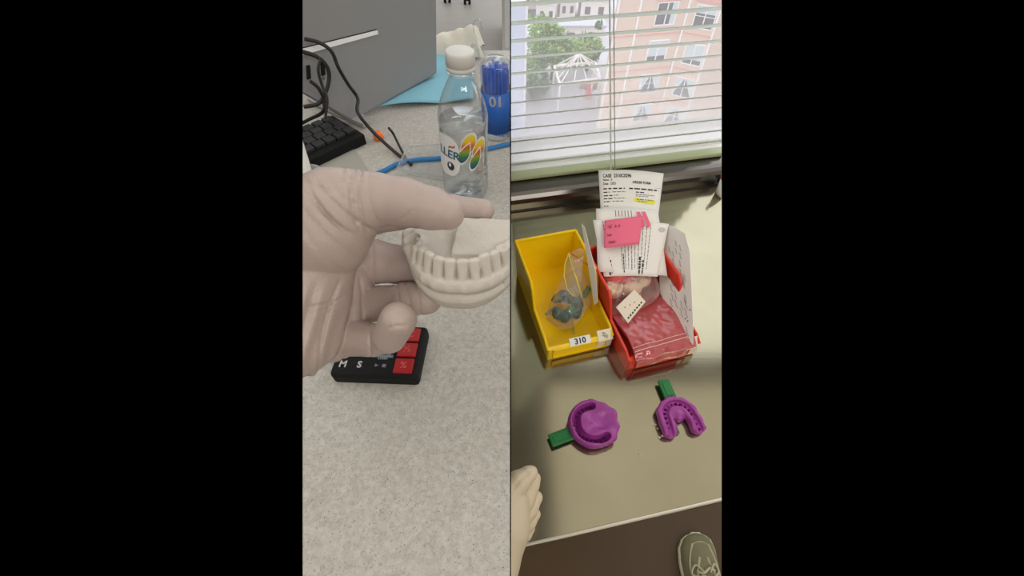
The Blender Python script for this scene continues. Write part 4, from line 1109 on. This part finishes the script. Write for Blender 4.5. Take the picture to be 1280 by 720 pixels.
# rear sheet of the stack with vertical printed columns
s1 = thing('folded_document', 'white document sheet with vertical lines of print standing in the red bin', 'paper')
fn1 = quadfn(at(745, 261, .606), at(822, 262, .604), at(834, 345, .575), at(747, 340, .575), bow=-.003)
fn1b = quadfn(at(741, 275, .600), at(836, 280, .597), at(822, 346, .572), at(755, 346, .574), bow=-.004)
bm = NB(); sheet(bm, fn1, 10, 8, .0004); right(obj('rear_sheet', bm, M_paper, s1, True))
bm = NB(); sheet(bm, fn1b, 14, 12, .0004); right(obj('front_sheet', bm, M_paper, s1, True))
def vlines(fn, cols, name, parent, m, sd=1):
    rr = random.Random(sd); bm = NB(); n_ = fn.n if fn.n.dot(CAM-fn(.5, .5)) > 0 else -fn.n
    for u, v0, v1, w_, wl in cols:
        v = v0
        while v < v1:
            l = wl*rr.uniform(.5, 1.4); q_ = [fn(u, v)+n_*.0006, fn(u+w_, v)+n_*.0006, fn(u+w_, min(v+l, v1))+n_*.0006, fn(u, min(v+l, v1))+n_*.0006]
            bm.faces.new([bm.verts.new(p) for p in q_]); v += l+wl*.25
    me = bpy.data.meshes.new(name); bm.to_mesh(me); bm.free(); return right(link(name, me, parent, m))
vlines(fn1b, [(.12, .02, .45, .010, .06)]+[(.34+.052*k, .06+.02*(k % 3), .88, .010, .07) for k in range(9)], 'printed_text', s1, M_greyink, 3)
vlines(fn1b, [(.10, .68, .98, .035, .10), (.145, .72, .95, .02, .08), (.36, .62, .95, .018, .05), (.62, .66, .98, .030, .05), (.68, .72, .98, .024, .05), (.5, .7, .9, .012, .05)], 'printed_text', s1, M_ink, 7)
vlines(fn1, [(.30+.05*k, .04, .14, .012, .2) for k in range(6)], 'printed_text', s1, M_greyink, 9)
# grey ellipses printed on the sheet
def spot(fn, u, v, ru, rv, parent, m, name='printed_shape'):
    bm = NB(); n_ = fn.n if fn.n.dot(CAM-fn(.5, .5)) > 0 else -fn.n
    bm.faces.new([bm.verts.new(fn(u+ru*math.cos(a_), v+rv*math.sin(a_))+n_*.0006) for a_ in [2*PI*k/20 for k in range(20)]]); me = bpy.data.meshes.new(name); bm.to_mesh(me); bm.free(); right(link(name, me, parent, m))
M_gprint = mat('grey_print_tone', srgb(196, 190, 192), .8)
spot(fn1b, .92, .13, .05, .05, s1, M_gprint)
# pink marker strokes
bm = NB(); n_ = fn1b.n if fn1b.n.dot(CAM-fn1b(.5, .5)) > 0 else -fn1b.n
for k in range(2):
    pz = [at(795+k*7.0+a_, b_, d_) for a_, b_, d_ in ((0, 264.5, .595), (4.6, 264.5, .595), (12, 282, .590), (8, 285, .589))]
    bm.faces.new([bm.verts.new(p) for p in pz])
me = bpy.data.meshes.new('k'); bm.to_mesh(me); bm.free(); right(link('pink_marker_stroke', me, s1, M_pink))
# pink sticky note
nt_ = thing('pink_sticky_note', 'pink sticky note with handwriting stuck on the folded document', 'sticky note')
fnn = quadfn(at(755.5, 276, .590), at(803.5, 270, .592), at(799, 305, .577), at(755, 310, .576), bow=.0045, n=-ray(780, 290).normalized())
fnn.n = (fnn(1, 0)-fnn(0, 0)).cross(fnn(0, 1)-fnn(0, 0)).normalized()
bm = NB(); sheet(bm, fnn, 14, 8, .0004); right(obj('sheet', bm, M_pink, nt_, True))
M_pinkink = mat('wine_ink', srgb(120, 40, 70), .7)
fontmap('1 m7     to   us', .20, .08, .26, fnn, 'handwriting', nt_, M_pinkink, .28, .01, off=.0014)
fontmap('lower', .17, .08, .56, fnn, 'handwriting', nt_, M_pinkink, .3, .01, off=.0014)
fontmap('Impression !', .17, .12, .82, fnn, 'handwriting', nt_, M_pinkink, .25, .01, off=.0014)

# sheet standing along the right wall
s2 = thing('handwritten_sheet', 'white sheet with handwriting standing against the side wall of the red bin', 'paper')
PL = WR_+.004
Q = lambda a_, b_, c_=0: onpl(a_, b_, MR @ Vector((PL+c_-.003, 0, .055)), MR.to_3x3() @ Vector((1, 0, -.55)))
pts = [Q(834, 281), Q(845, 285), Q(856, 292), Q(862, 315), Q(864, 360), Q(866, 400), Q(866, 431), Q(858, 421), Q(845, 403), Q(834, 384), Q(825, 366), Q(824, 345), Q(829, 312)]
bm = NB(); poly(bm, pts, MR.to_3x3() @ Vector((.0006, 0, 0))); right(obj('sheet', bm, M_paper, s2))
q_ = [Q(835, 283), Q(857, 293), Q(866, 430), Q(826, 368)]
fn2 = quadfn(*q_); fn2.n = -(MR.to_3x3() @ Vector((1, 0, 0)))
rr = random.Random(4); bm = NB()
for k in range(10):
    v = .08+k*.085; 
    for j in range(5):
        u = .15+j*.16+rr.uniform(-.03, .03)
        if rr.random() < .35 or u > .86: continue
        p0_, p1_ = fn2(u, v+.10*u)+fn2.n*.0008, fn2(u+.10, v+.05+.10*u)+fn2.n*.0008
        tube(bm, spline([p0_, (p0_*.7+p1_*.3)+EZ*.0012, (p0_*.4+p1_*.6)-EZ*.0010, p1_], 3), .00028, 4)
right(obj('handwriting', bm, M_greyink, s2))
spot(fn2, .80, .50, .05, .06, s2, M_gprint); spot(fn2, .84, .66, .045, .05, s2, M_gprint)
bm = NB()
for (a_, b_) in ((846, 354), (849, 361), (842, 357), (862, 388), (856, 399), (859, 402)):
    p_ = Q(a_, b_, -.0008); tube(bm, [p_, p_+EZ*.0028+EX*.0], .0005, 5)
right(obj('ink_mark', bm, M_ink, s2))

# pink zip bag lying at the front of the red bin
pb = thing('pink_zip_bag', 'flat zip bag with pink content hanging over the front lip of the red bin', 'plastic bag')
def RP(x, y, z): return MR @ Vector((x, y, z))
def bagfn(u, v):
    # u across, v from the front lip to the back of the bin
    y_ = -.004+.098*v; x_ = .006+u*(WR_-.012)
    z_ = .030-.004*math.exp(-((v-.02)/.05)**2)+.006*math.sin(PI*min(1, v*1.1))-.004*v
    z_ += .0018*float(vnoise(x_, y_, 0, 190, 51))+.0009*float(vnoise(x_, y_, .4, 480, 52))+.0012*math.sin(u*5+v*3)
    x_ += .002*math.sin(v*6)
    return RP(x_, y_, z_)
bm = NB(); sheet(bm, bagfn, 60, 60, .0003); right(obj('skin', bm, M_bagpink, pb, True))
def bagfill(u, v):
    p = bagfn(u, v); k_ = min(1, 6*u*(1-u)*2)*min(1, 5*v+.0)*min(1, 3*(1-v)); return p-EZ*(.0022+.012*(1-k_))
bm = NB(); sheet(bm, lambda u, v: bagfill(.03+.94*u, .12+.86*v), 40, 40, .0003); right(obj('pink_content', bm, mat('pink_foam', srgb(196, 72, 74), .7, bump=.5, bscale=200, var=.15, vscale=60), pb, True))
M_seal = mat('white_seal', srgb(232, 190, 186), .4)
for v_, r_ in ((.10, .0006), (.155, .0005)):
    bm = NB(); tube(bm, [bagfn(u/20, v_+.05*(u/20))+EZ*.0008 for u in range(21)], r_, 5); right(obj('seal_line', bm, M_seal, pb, True))
# flap of the bag over the front
def flapfn(u, v):
    y_ = -.004-.0045*math.sin(v*1.5); z_ = .030-.011*v; x_ = .006+u*.072
    return RP(x_, y_+.0008*math.sin(u*14), z_+.0008*math.sin(u*9+2))
bm = NB(); sheet(bm, flapfn, 30, 6, .0002); right(obj('flap', bm, film('clear_flap', srgb(236, 160, 150), .22, .12, tint=(1, .85, .85, 1), diff=.5), pb, True))

# second bag behind: cast pieces with a white label
wb = thing('specimen_bag', 'crumpled clear bag with pink and cream models behind the flat pink bag', 'plastic bag')
blob('skin', wb, film('rosy_bag', srgb(240, 200, 196), .16, .10, tint=(1, .93, .92, 1), diff=.45, bump=1.0, bscale=80), [RP(*p) for p in ((.004, .070, .032), (.004, .105, .036), (.012, .142, .040), (.045, .150, .042), (.078, .146, .040), (.090, .110, .036), (.080, .080, .034), (.040, .066, .034))], 0, .026, 61, wr=.0035, sc=150)
for k, (x_, y_, z_, rx, ry, rz_, cc) in enumerate(((.036, .118, .044, .026, .016, .015, 'p'), (.066, .112, .034, .018, .014, .010, 'c'), (.018, .100, .036, .013, .014, .010, 'c'), (.044, .096, .034, .014, .010, .012, 'c'))):
    g = Grid((-rx-.005, -ry-.005, -rz_-.004), (rx+.005, ry+.005, rz_+.006), .0012)
    f = ell(g, (0, 0, 0), (rx, ry, rz_))+.0014*vnoise(g.X, g.Y, g.Z, 260, 70+k)
    for j in range(6):
        a_ = j*1.05; f = smin(f, ell(g, (rx*.7*math.cos(a_), ry*.7*math.sin(a_), rz_*.5), (.004, .004, .005)), .002)
    mm = mat('cream_stone', srgb(216, 198, 164), .6) if cc == 'c' else mat('pink_stone', srgb(206, 96, 92), .6)
    right(finish(nets(g, f, Matrix.Translation(RP(x_, y_, z_+.008)) @ Matrix.Rotation(yawR+k, 4, 'Z'), 1), ('pink_model', 'cream_model')[cc == 'c'], wb, mm, False))
# white label on the bag
fl_ = [at(771, 384, .535), at(796, 366, .535), at(806, 379, .533), at(784, 404, .532)]
fl_ = [at(a_, b_, d_) for a_, b_, d_ in ((770, 384, .552), (793, 362, .553), (807, 377, .551), (785, 404, .550))]
lf = quadfn(*fl_, bow=0)
bm = NB(); sheet(bm, lf, 4, 4, .0004); ll = right(obj('paper_label', bm, mat('cream_label', srgb(232, 222, 204), .7), wb))
nn = lf.n if lf.n.dot(CAM-lf(.5, .5)) > 0 else -lf.n
bm = NB()
for k in range(7):
    a_, b_ = .10+k*.12, .84; bm.faces.new([bm.verts.new(lf(u, v)+nn*.0006) for u, v in ((a_, b_-.05), (a_+.07, b_-.05), (a_+.07, b_+.04), (a_, b_+.04))])
me = bpy.data.meshes.new('p'); bm.to_mesh(me); bm.free(); right(link('printed_text', me, ll, M_ink))
bm = NB()
for k in range(3):
    a_, b_ = .25+k*.2, .3+k*.1; bm.faces.new([bm.verts.new(lf(u, v)+nn*.0006) for u, v in ((a_, b_), (a_+.05, b_), (a_+.05, b_+.06), (a_, b_+.06))])
me = bpy.data.meshes.new('p'); bm.to_mesh(me); bm.free(); right(link('printed_text', me, ll, mat('red_ink', srgb(180, 60, 60), .6)))

# ================================================================== RIGHT: IMPRESSIONS
def impression(upper, c, ang, name, label):
    """mm frame: x along the handle axis away from it, origin at the middle"""
    t = thing(name, label, 'dental impression', 'purple impressions on the steel worktop')
    g = Grid((-36, -36, -2), (38, 36, 24), .62)
    X, Y, Z_ = g.X, g.Y, g.Z
    zt = 15.5
    if upper:
        ang_ = np.arctan2(Y, X)
        lob = .8*np.sin(5*ang_+1)+.7*np.sin(8*ang_)+.9*np.sin(11*ang_+.7)*(X > 8)
        r = np.sqrt((X/1.05)**2+(Y/.98)**2)
        R0 = 29+lob*np.clip((X+10)/20, .15, 1)
        f = smax(r-R0-np.interp(Z_, [0, 5, 12, 16], [-4.5, -1, .5, -1.5]), Z_-(zt+.8*np.sin(3*ang_)+1.0*np.clip(-X/20, 0, 1)), 2.8)
        f = np.maximum(f, -Z_)
        # trough along the arch, open to the back
        A_ = [(math.cos(a_)*21.50, math.sin(a_)*20.5) for a_ in np.linspace(PI-1.9, PI+1.9, 30)]
        dd = d2poly(X[:, :, 0], Y[:, :, 0], A_)[:, :, None]
        tr_ = np.sqrt(dd**2+((Z_-zt-1)*.42)**2)-4.4
        f = smax(f, -tr_, 1.6)
        for k in range(0, 30, 2):
            x_, y_ = A_[k]; f = smax(f, -ell(g, (x_, y_, zt-9.3), (2.4, 2.4, 4.5)), .8)
        # inner dome of the palate
        dome = ell(g, (5, 0, 0), (20, 16, 12.5)); f = smin(f, dome, 2.5)
        f = smax(f, -ell(g, (9, -2, 18.5), (15, 10, 7.5)), 4)
    else:
        A_ = [(-20+.0, 0)]; A_ = []
        for a_ in np.linspace(-1, 1, 33):
            s_ = abs(a_); th_ = min(s_, .58)/.58*PI/2
            x_ = -21+19*(1-math.cos(th_))+max(0, s_-.58)/.42*25; y_ = math.copysign(19.5*math.sin(th_)+2.0*max(0, s_-.58)/.42, a_); A_.append((x_, y_))
        dd = d2poly(X[:, :, 0], Y[:, :, 0], A_)[:, :, None]
        w_ = 10.4+.7*np.sin(X*.33+Y*.2)+.5*np.sin(Y*.6)
        f = smax(dd-w_-np.interp(Z_, [0, 5, 11, 15], [-2.5, 0, .6, -1.2]), Z_-14.5-.7*np.sin(X*.2), 2.4); f = np.maximum(f, -Z_)
        f = smax(f, X-23-2.2*np.cos((np.abs(Y)-20)*.22), 4)
        tr_ = np.sqrt(dd**2+((Z_-15.5)*.6)**2)-4.3; f = smax(f, -tr_, 1.4)
        for k in range(1, 33, 2):
            x_, y_ = A_[k]; f = smax(f, -ell(g, (x_, y_, 5.5), (2.2, 2.2, 4.2)), .7)
        f = smin(f, ell(g, (-4.5, 0, 6), (9.5, 9.5, 9.5)), 3.0)
        f = np.maximum(f, -Z_)
    f = f+.75*vnoise(X, Y, Z_, .22, 81+upper)+.25*vnoise(X, Y, Z_, .5, 85)+.14*vnoise(X, Y, Z_, 1.1, 83)
    M = Matrix.Translation(c) @ Matrix.Rotation(ang, 4, 'Z')
    right(finish(nets(g, f, M @ Matrix.Scale(.001 if upper else .00084, 4), 1), 'impression_paste', t, M_purple, False))
    # green tray: handle and rim under the paste
    bm = NB(); hx = -.0405 if upper else -.036
    ln = .031 if upper else .030
    box(bm, M @ Matrix.Translation((hx, 0, .0072)), (ln, .0155, .0035), .0016, 3); box(bm, M @ Matrix.Translation((hx-.002, 0, .0092)), (ln*.62, .008, .0012), .0005)
    right(obj('handle', bm, M_green, t))
    if not upper:
        bm = NB(); box(bm, M @ Matrix.Translation((.012, -.0085, .003)), (.010, .007, .004), .0015); right(obj('tray_rim', bm, M_green, t))
    return t
cU = onz(741, 532, CZ+.004); hU = onz(698, 547, CZ+.008); a_ = math.atan2(cU.y-hU.y, cU.x-hU.x)
impression(True, Vector((cU.x, cU.y, CZ)), a_, 'dental_impression', 'full round purple impression with palate, green handle pointing sideways to the glove')
cL = onz(848, 524, CZ+.004); hL = onz(833, 484, CZ+.008); a_ = math.atan2(cL.y-hL.y, cL.x-hL.x)
impression(False, Vector((cL.x, cL.y, CZ)), a_, 'dental_impression', 'smaller horseshoe purple impression with green handle pointing towards the red bin')
# clear crumbs and drops round the smaller one
rr = random.Random(9)
M_crumb = mat('clear_gel_crumb', srgb(190, 188, 168), .1)
for k, (a_, b_) in enumerate(((819, 531), (817, 533), (822, 536), (824, 547), (828, 545), (845, 540), (872, 517), (873, 521), (752, 559), (799, 567))):
    q = onz(a_, b_, CZ); g_ = NB(); bmesh.ops.create_icosphere(g_, subdivisions=2, radius=.0007+.0006*rr.random())
    for v in g_.verts: v.co = Vector((v.co.x*1.4, v.co.y, v.co.z*.5))*(1+.2*rr.random())+q+EZ*.0006
    right(tag(obj('gel_crumb', g_, M_crumb, None, True), 'tiny clear gel crumb on the steel beside the purple impressions', 'crumb', 'gel crumbs'))

# ================================================================== RIGHT: SECOND GLOVED HAND
h2 = thing('gloved_hand', 'gloved hand reaching in over the front edge of the steel worktop', 'hand')
g = Grid((-.020, -.245, .300), (.055, -.150, .420), .0011)
px, py = campts(g)
f = chain(g, [(606, 690, .360, 48), (624, 655, .365, 38), (636, 628, .372, 25)], .006)            # heel of the hand
f = smin(f, chain(g, [(632, 620, .368, 20), (648, 603, .372, 14), (660, 593, .376, 9.5), (665, 590, .378, 7.5)], .003), .0015)   # thumb, outermost
f = smin(f, chain(g, [(640, 640, .380, 22), (654, 622, .386, 15), (664, 606, .390, 10), (668, 598, .392, 8)], .003), .0012)    # index
f = smin(f, chain(g, [(642, 652, .388, 19), (660, 636, .394, 12), (670, 622, .398, 8.5)], .003), .0012)
f = smin(f, chain(g, [(642, 664, .392, 16), (660, 652, .398, 10), (669, 643, .400, 7)], .003), .0012)
f = smin(f, chain(g, [(640, 676, .392, 13), (656, 668, .398, 8), (663, 661, .400, 6)], .003), .0012)
f = f+.0010*ridge(px, py, 641, 612, 664, 588, 1.8, 2)+.00018*vnoise(g.X, g.Y, g.Z, 300, 7)
M_glove2 = mat('cream_glove', srgb(204, 188, 160), .5, bump=.2, bscale=700, var=.04)
right(finish(nets(g, f, CAMF, 2), 'glove', h2, M_glove2))

# ================================================================== RIGHT: SHOE
sh = thing('canvas_shoe', 'grey green laced shoe standing on the brown floor below the worktop', 'shoe')
toe = onz(872, 666, .04); heel_dir = (onz(884, 720, .04)-toe).normalized()
ang = math.atan2(-heel_dir.y, -heel_dir.x)   # +x points to the toe
SM = Matrix.Translation((toe.x, toe.y, 0)) @ Matrix.Rotation(ang, 4, 'Z')
g = Grid((-300, -62, -2), (12, 62, 112), 1.6)
X, Y, Z_ = g.X, g.Y, g.Z
cyl = np.interp(X, [-290, -200, -100, -40, 0], [0, 4, 8, 3, -4])
wd = np.interp(X, [-292, -285, -250, -190, -120, -70, -35, -12, -2, 3], [14, 26, 35, 36, 44, 50, 48, 38, 25, 10])
ht = np.interp(X, [-292, -240, -200, -160, -110, -60, -25, -5, 3], [98, 100, 96, 84, 66, 54, 44, 30, 18])
q = ((np.abs(Y-cyl)/wd)**2.4+(np.clip(Z_-14, 0, None)/np.maximum(ht-14, 2))**2.2)**(1/2.3)-1
up_ = q*np.minimum(wd, 24); up_ = np.maximum(up_, 14-Z_); up_ = np.maximum(up_, np.abs(X+144)-148)
hole = ell(g, (-225, 4, 108), (62, 25, 50)); up_ = smax(up_, -hole, 3)
right(finish(nets(g, up_, SM @ Matrix.Scale(.001, 4), 2), 'upper', sh, M_shoe, False))
so = smax(np.abs(Y-cyl)-wd-3, np.abs(Z_-9)-9, 3); so = np.maximum(so, np.abs(X+143)-149)
right(finish(nets(g, so, SM @ Matrix.Scale(.001, 4), 1), 'sole', sh, mat('shoe_sole', srgb(196, 190, 160), .7), False))
def shp(x_, y_, lift=1.0):
    c_ = np.interp(x_, [-290, -200, -100, -40, 0], [0, 4, 8, 3, -4]); w_ = np.interp(x_, [-292, -285, -250, -190, -120, -70, -35, -12, -2, 3], [14, 26, 35, 36, 44, 50, 48, 38, 25, 10]); h_ = np.interp(x_, [-292, -240, -200, -160, -110, -60, -25, -5, 3], [98, 100, 96, 84, 66, 54, 44, 30, 18])
    t_ = min(.97, abs(y_)/w_); z_ = 14+(h_-14)*(1-t_**2.4)**(1/2.2)
    return SM @ (Vector((x_, c_+y_, z_+lift))*.001)
for k in range(5):
    x_ = -92-k*19; bm = NB(); sg = 1 if k % 2 else -1
    tube(bm, spline([shp(x_, -24, 2), shp(x_-6*sg, -10, 4.5), shp(x_+6*sg, 10, 4.5), shp(x_, 24, 2)], 5), .0032, 8, .6); right(obj('lace', bm, M_lace, sh, True))
bm = NB(); tube(bm, spline([shp(-96, -8, 6), shp(-76, -24, 7), shp(-92, -34, 6), shp(-108, -14, 6)], 6), .0026, 8); right(obj('lace', bm, M_lace, sh, True))
bm = NB(); tube(bm, spline([shp(-96, 8, 6), shp(-80, 26, 7), shp(-100, 36, 6), shp(-110, 12, 6)], 6), .0026, 8); right(obj('lace', bm, M_lace, sh, True))
for sg in (-1, 1):
    for k, (xa, ya, xb, yb) in enumerate(((-28, 22, -130, 40), (-60, 10, -150, 26))):
        bm = NB(); tube(bm, spline([shp(xa, sg*ya, .5), shp((xa+xb)/2, sg*(ya+yb)/2+sg*5, .5), shp(xb, sg*yb*.85, .5)], 8), .0035, 8, .5); right(obj('overlay_stripe', bm, M_shoe2, sh, True))
bm = NB(); tube(bm, spline([shp(-30, -24, .3), shp(-22, 0, .3), shp(-30, 24, .3)], 8), .002, 8, .5); right(obj('toe_seam', bm, M_shoe2, sh, True))

# ================================================================== RIGHT: ORANGE CUP AT THE EDGE
oc = thing('orange_cup', 'orange and white cup standing on the dark ledge under the window', 'cup')
q = onz(911, 246, CZ+.0); J = Matrix.Translation(LR(q.dot(EX), y1-.036, CZ))
q = onpl(919, 222, LR(0, y1-.030, 0), EY); J = Matrix.Translation((q.x, q.y, CZ))
hh = q.z-CZ
bm = NB(); lathe(bm, [(.0001, .001), (.020, .001), (.021, .004), (.024, hh+.020), (.0225, hh+.020), (.020, .006), (.0001, .005)], J, 36, False); right(obj('body', bm, M_white, oc, True))
bm = NB(); lathe(bm, [(.0235, hh-.004), (.0243, hh-.004), (.0248, hh+.014), (.0240, hh+.014)], J, 36, False); right(obj('orange_band', bm, M_orange, oc, True))

# ================================================================== CLIP the two places to what their half can see
def clip_obj(o, planes):
    if not o.data.users == 1: o.data = o.data.copy()
    me = o.data; M = o.matrix_world.copy(); Mi = M.inverted()
    co = np.empty(len(me.vertices)*3); me.vertices.foreach_get('co', co); co = co.reshape(-1, 3)
    Mn = np.array(M); wc = co@Mn[:3, :3].T+Mn[:3, 3]
    bm = None
    for p, n_ in planes:
        d = (wc-np.array(p))@np.array(n_)
        if d.max() <= 0: continue
        if d.min() > 0: 
            if bm: bm.free()
            return False
        if bm is None: bm = NB(); bm.from_mesh(me)
        r = bmesh.ops.bisect_plane(bm, geom=bm.verts[:]+bm.edges[:]+bm.faces[:], dist=1e-7, plane_co=Mi @ Vector(p), plane_no=(M.to_3x3().transposed() @ Vector(n_)), clear_outer=True)
        es = [e for e in r['geom_cut'] if isinstance(e, bmesh.types.BMEdge) and e.is_valid and e.is_boundary]
        if es and not o.get('_open'):
            try: bmesh.ops.holes_fill(bm, edges=es, sides=0)
            except Exception: pass
    if bm:
        bm.to_mesh(me); n = len(bm.verts); bm.free()
        return n > 0
    return True
def plane_at(px_, keep_right):
    u = (px_-640)/F_PX; n_ = (CX-CF*u).normalized()       # points to the right of the column
    return (tuple(CAM), tuple(n_ if not keep_right else -n_))
PLN = {'L': [plane_at(378.4, True), plane_at(637.4, False)], 'R': [plane_at(638.9, True), plane_at(902, False)]}
bpy.context.view_layer.update()
OPEN = ('skin', 'flap', 'foliage', 'body')
for nm, sd_ in list(SIDE.items()):
    o = bpy.data.objects.get(nm)
    if o is None or o.type != 'MESH': continue
    if not clip_obj(o, PLN[sd_]): bpy.data.objects.remove(o, do_unlink=True)
for o in list(bpy.data.objects):   # Empties that lost everything
    if o.type == 'EMPTY' and not o.children: bpy.data.objects.remove(o, do_unlink=True)
# put every Empty at the base of its thing, keeping its parts where they are
bpy.context.view_layer.update()
def leaves(o):
    out_ = []
    for c_ in o.children:
        if c_.type == 'MESH': out_.append(c_)
        out_ += leaves(c_)
    return out_
for o in list(bpy.data.objects):
    if o.type != 'EMPTY': continue
    lo = Vector((1e9,)*3); hi = -lo
    for c_ in leaves(o):
        for b_ in c_.bound_box:
            w = Vector(b_); lo = Vector(map(min, lo, w)); hi = Vector(map(max, hi, w))
    p = Vector(((lo.x+hi.x)/2, (lo.y+hi.y)/2, lo.z)); o.location = p
    for c_ in o.children: c_.matrix_parent_inverse = Matrix.Translation(-p)

# ================================================================== LIGHT, CAMERA
w = bpy.data.worlds.new('sky'); SC.world = w; w.use_nodes = True; N = w.node_tree.nodes; L = w.node_tree.links
bg = N['Background']; tc = N.new('ShaderNodeTexCoord'); sx = N.new('ShaderNodeSeparateXYZ'); L.new(tc.outputs['Generated'], sx.inputs[0])
cr = N.new('ShaderNodeValToRGB'); cr.color_ramp.elements[0].position = .0; cr.color_ramp.elements[0].color = (0, 0, 0, 1)
cr.color_ramp.elements[1].position = .02; cr.color_ramp.elements[1].color = (.93, .96, 1, 1)
L.new(sx.outputs[2], cr.inputs[0]); L.new(cr.outputs[0], bg.inputs[0]); bg.inputs[1].default_value = 2.3
def lamp(name, loc, size, power, colr, rot=(0, 0, 0), sy=None):
    l = bpy.data.lights.new(name, 'AREA'); l.energy = power; l.color = colr; l.size = size
    if sy: l.shape = 'RECTANGLE'; l.size_y = sy
    o = bpy.data.objects.new(name, l); COL.objects.link(o); o.location = loc; o.rotation_euler = rot
lamp('ceiling_fill_lamp', (-1.4, .2, 2.56), 2.4, 26, (1, .96, .9), sy=2.4)  # unseen area light, made wide to soften the hand's shadow
lamp('ceiling_fill_lamp', (-1.2, 4.4, 2.56), 1.2, 14, (1, .96, .9), sy=.3)
lamp('ceiling_fill_lamp', (1.5, -.1, 2.57), 2.6, 17, (1, .94, .82), sy=2.4)  # unseen wide panel, added to brighten the reflection in the steel
lamp('ceiling_fill_lamp', (1.2, -1.7, 2.56), 2.2, 46, (1, .96, .90), sy=.5)  # unseen, added behind the viewer as fill light
cam = bpy.data.cameras.new('camera'); co_ = bpy.data.objects.new('camera', cam); COL.objects.link(co_)
co_.location = CAM; co_.rotation_euler = (PI/2-PIT, 0, 0)
cam.sensor_width = 36; cam.sensor_fit = 'HORIZONTAL'; cam.lens = F_PX/1280*36; cam.clip_start = .01; cam.clip_end = 400
SC.camera = co_
SC.view_settings.view_transform = 'Standard'; SC.view_settings.look = 'None'; SC.view_settings.gamma = 1; SC.view_settings.exposure = -.15
SC.view_settings.use_curve_mapping = False
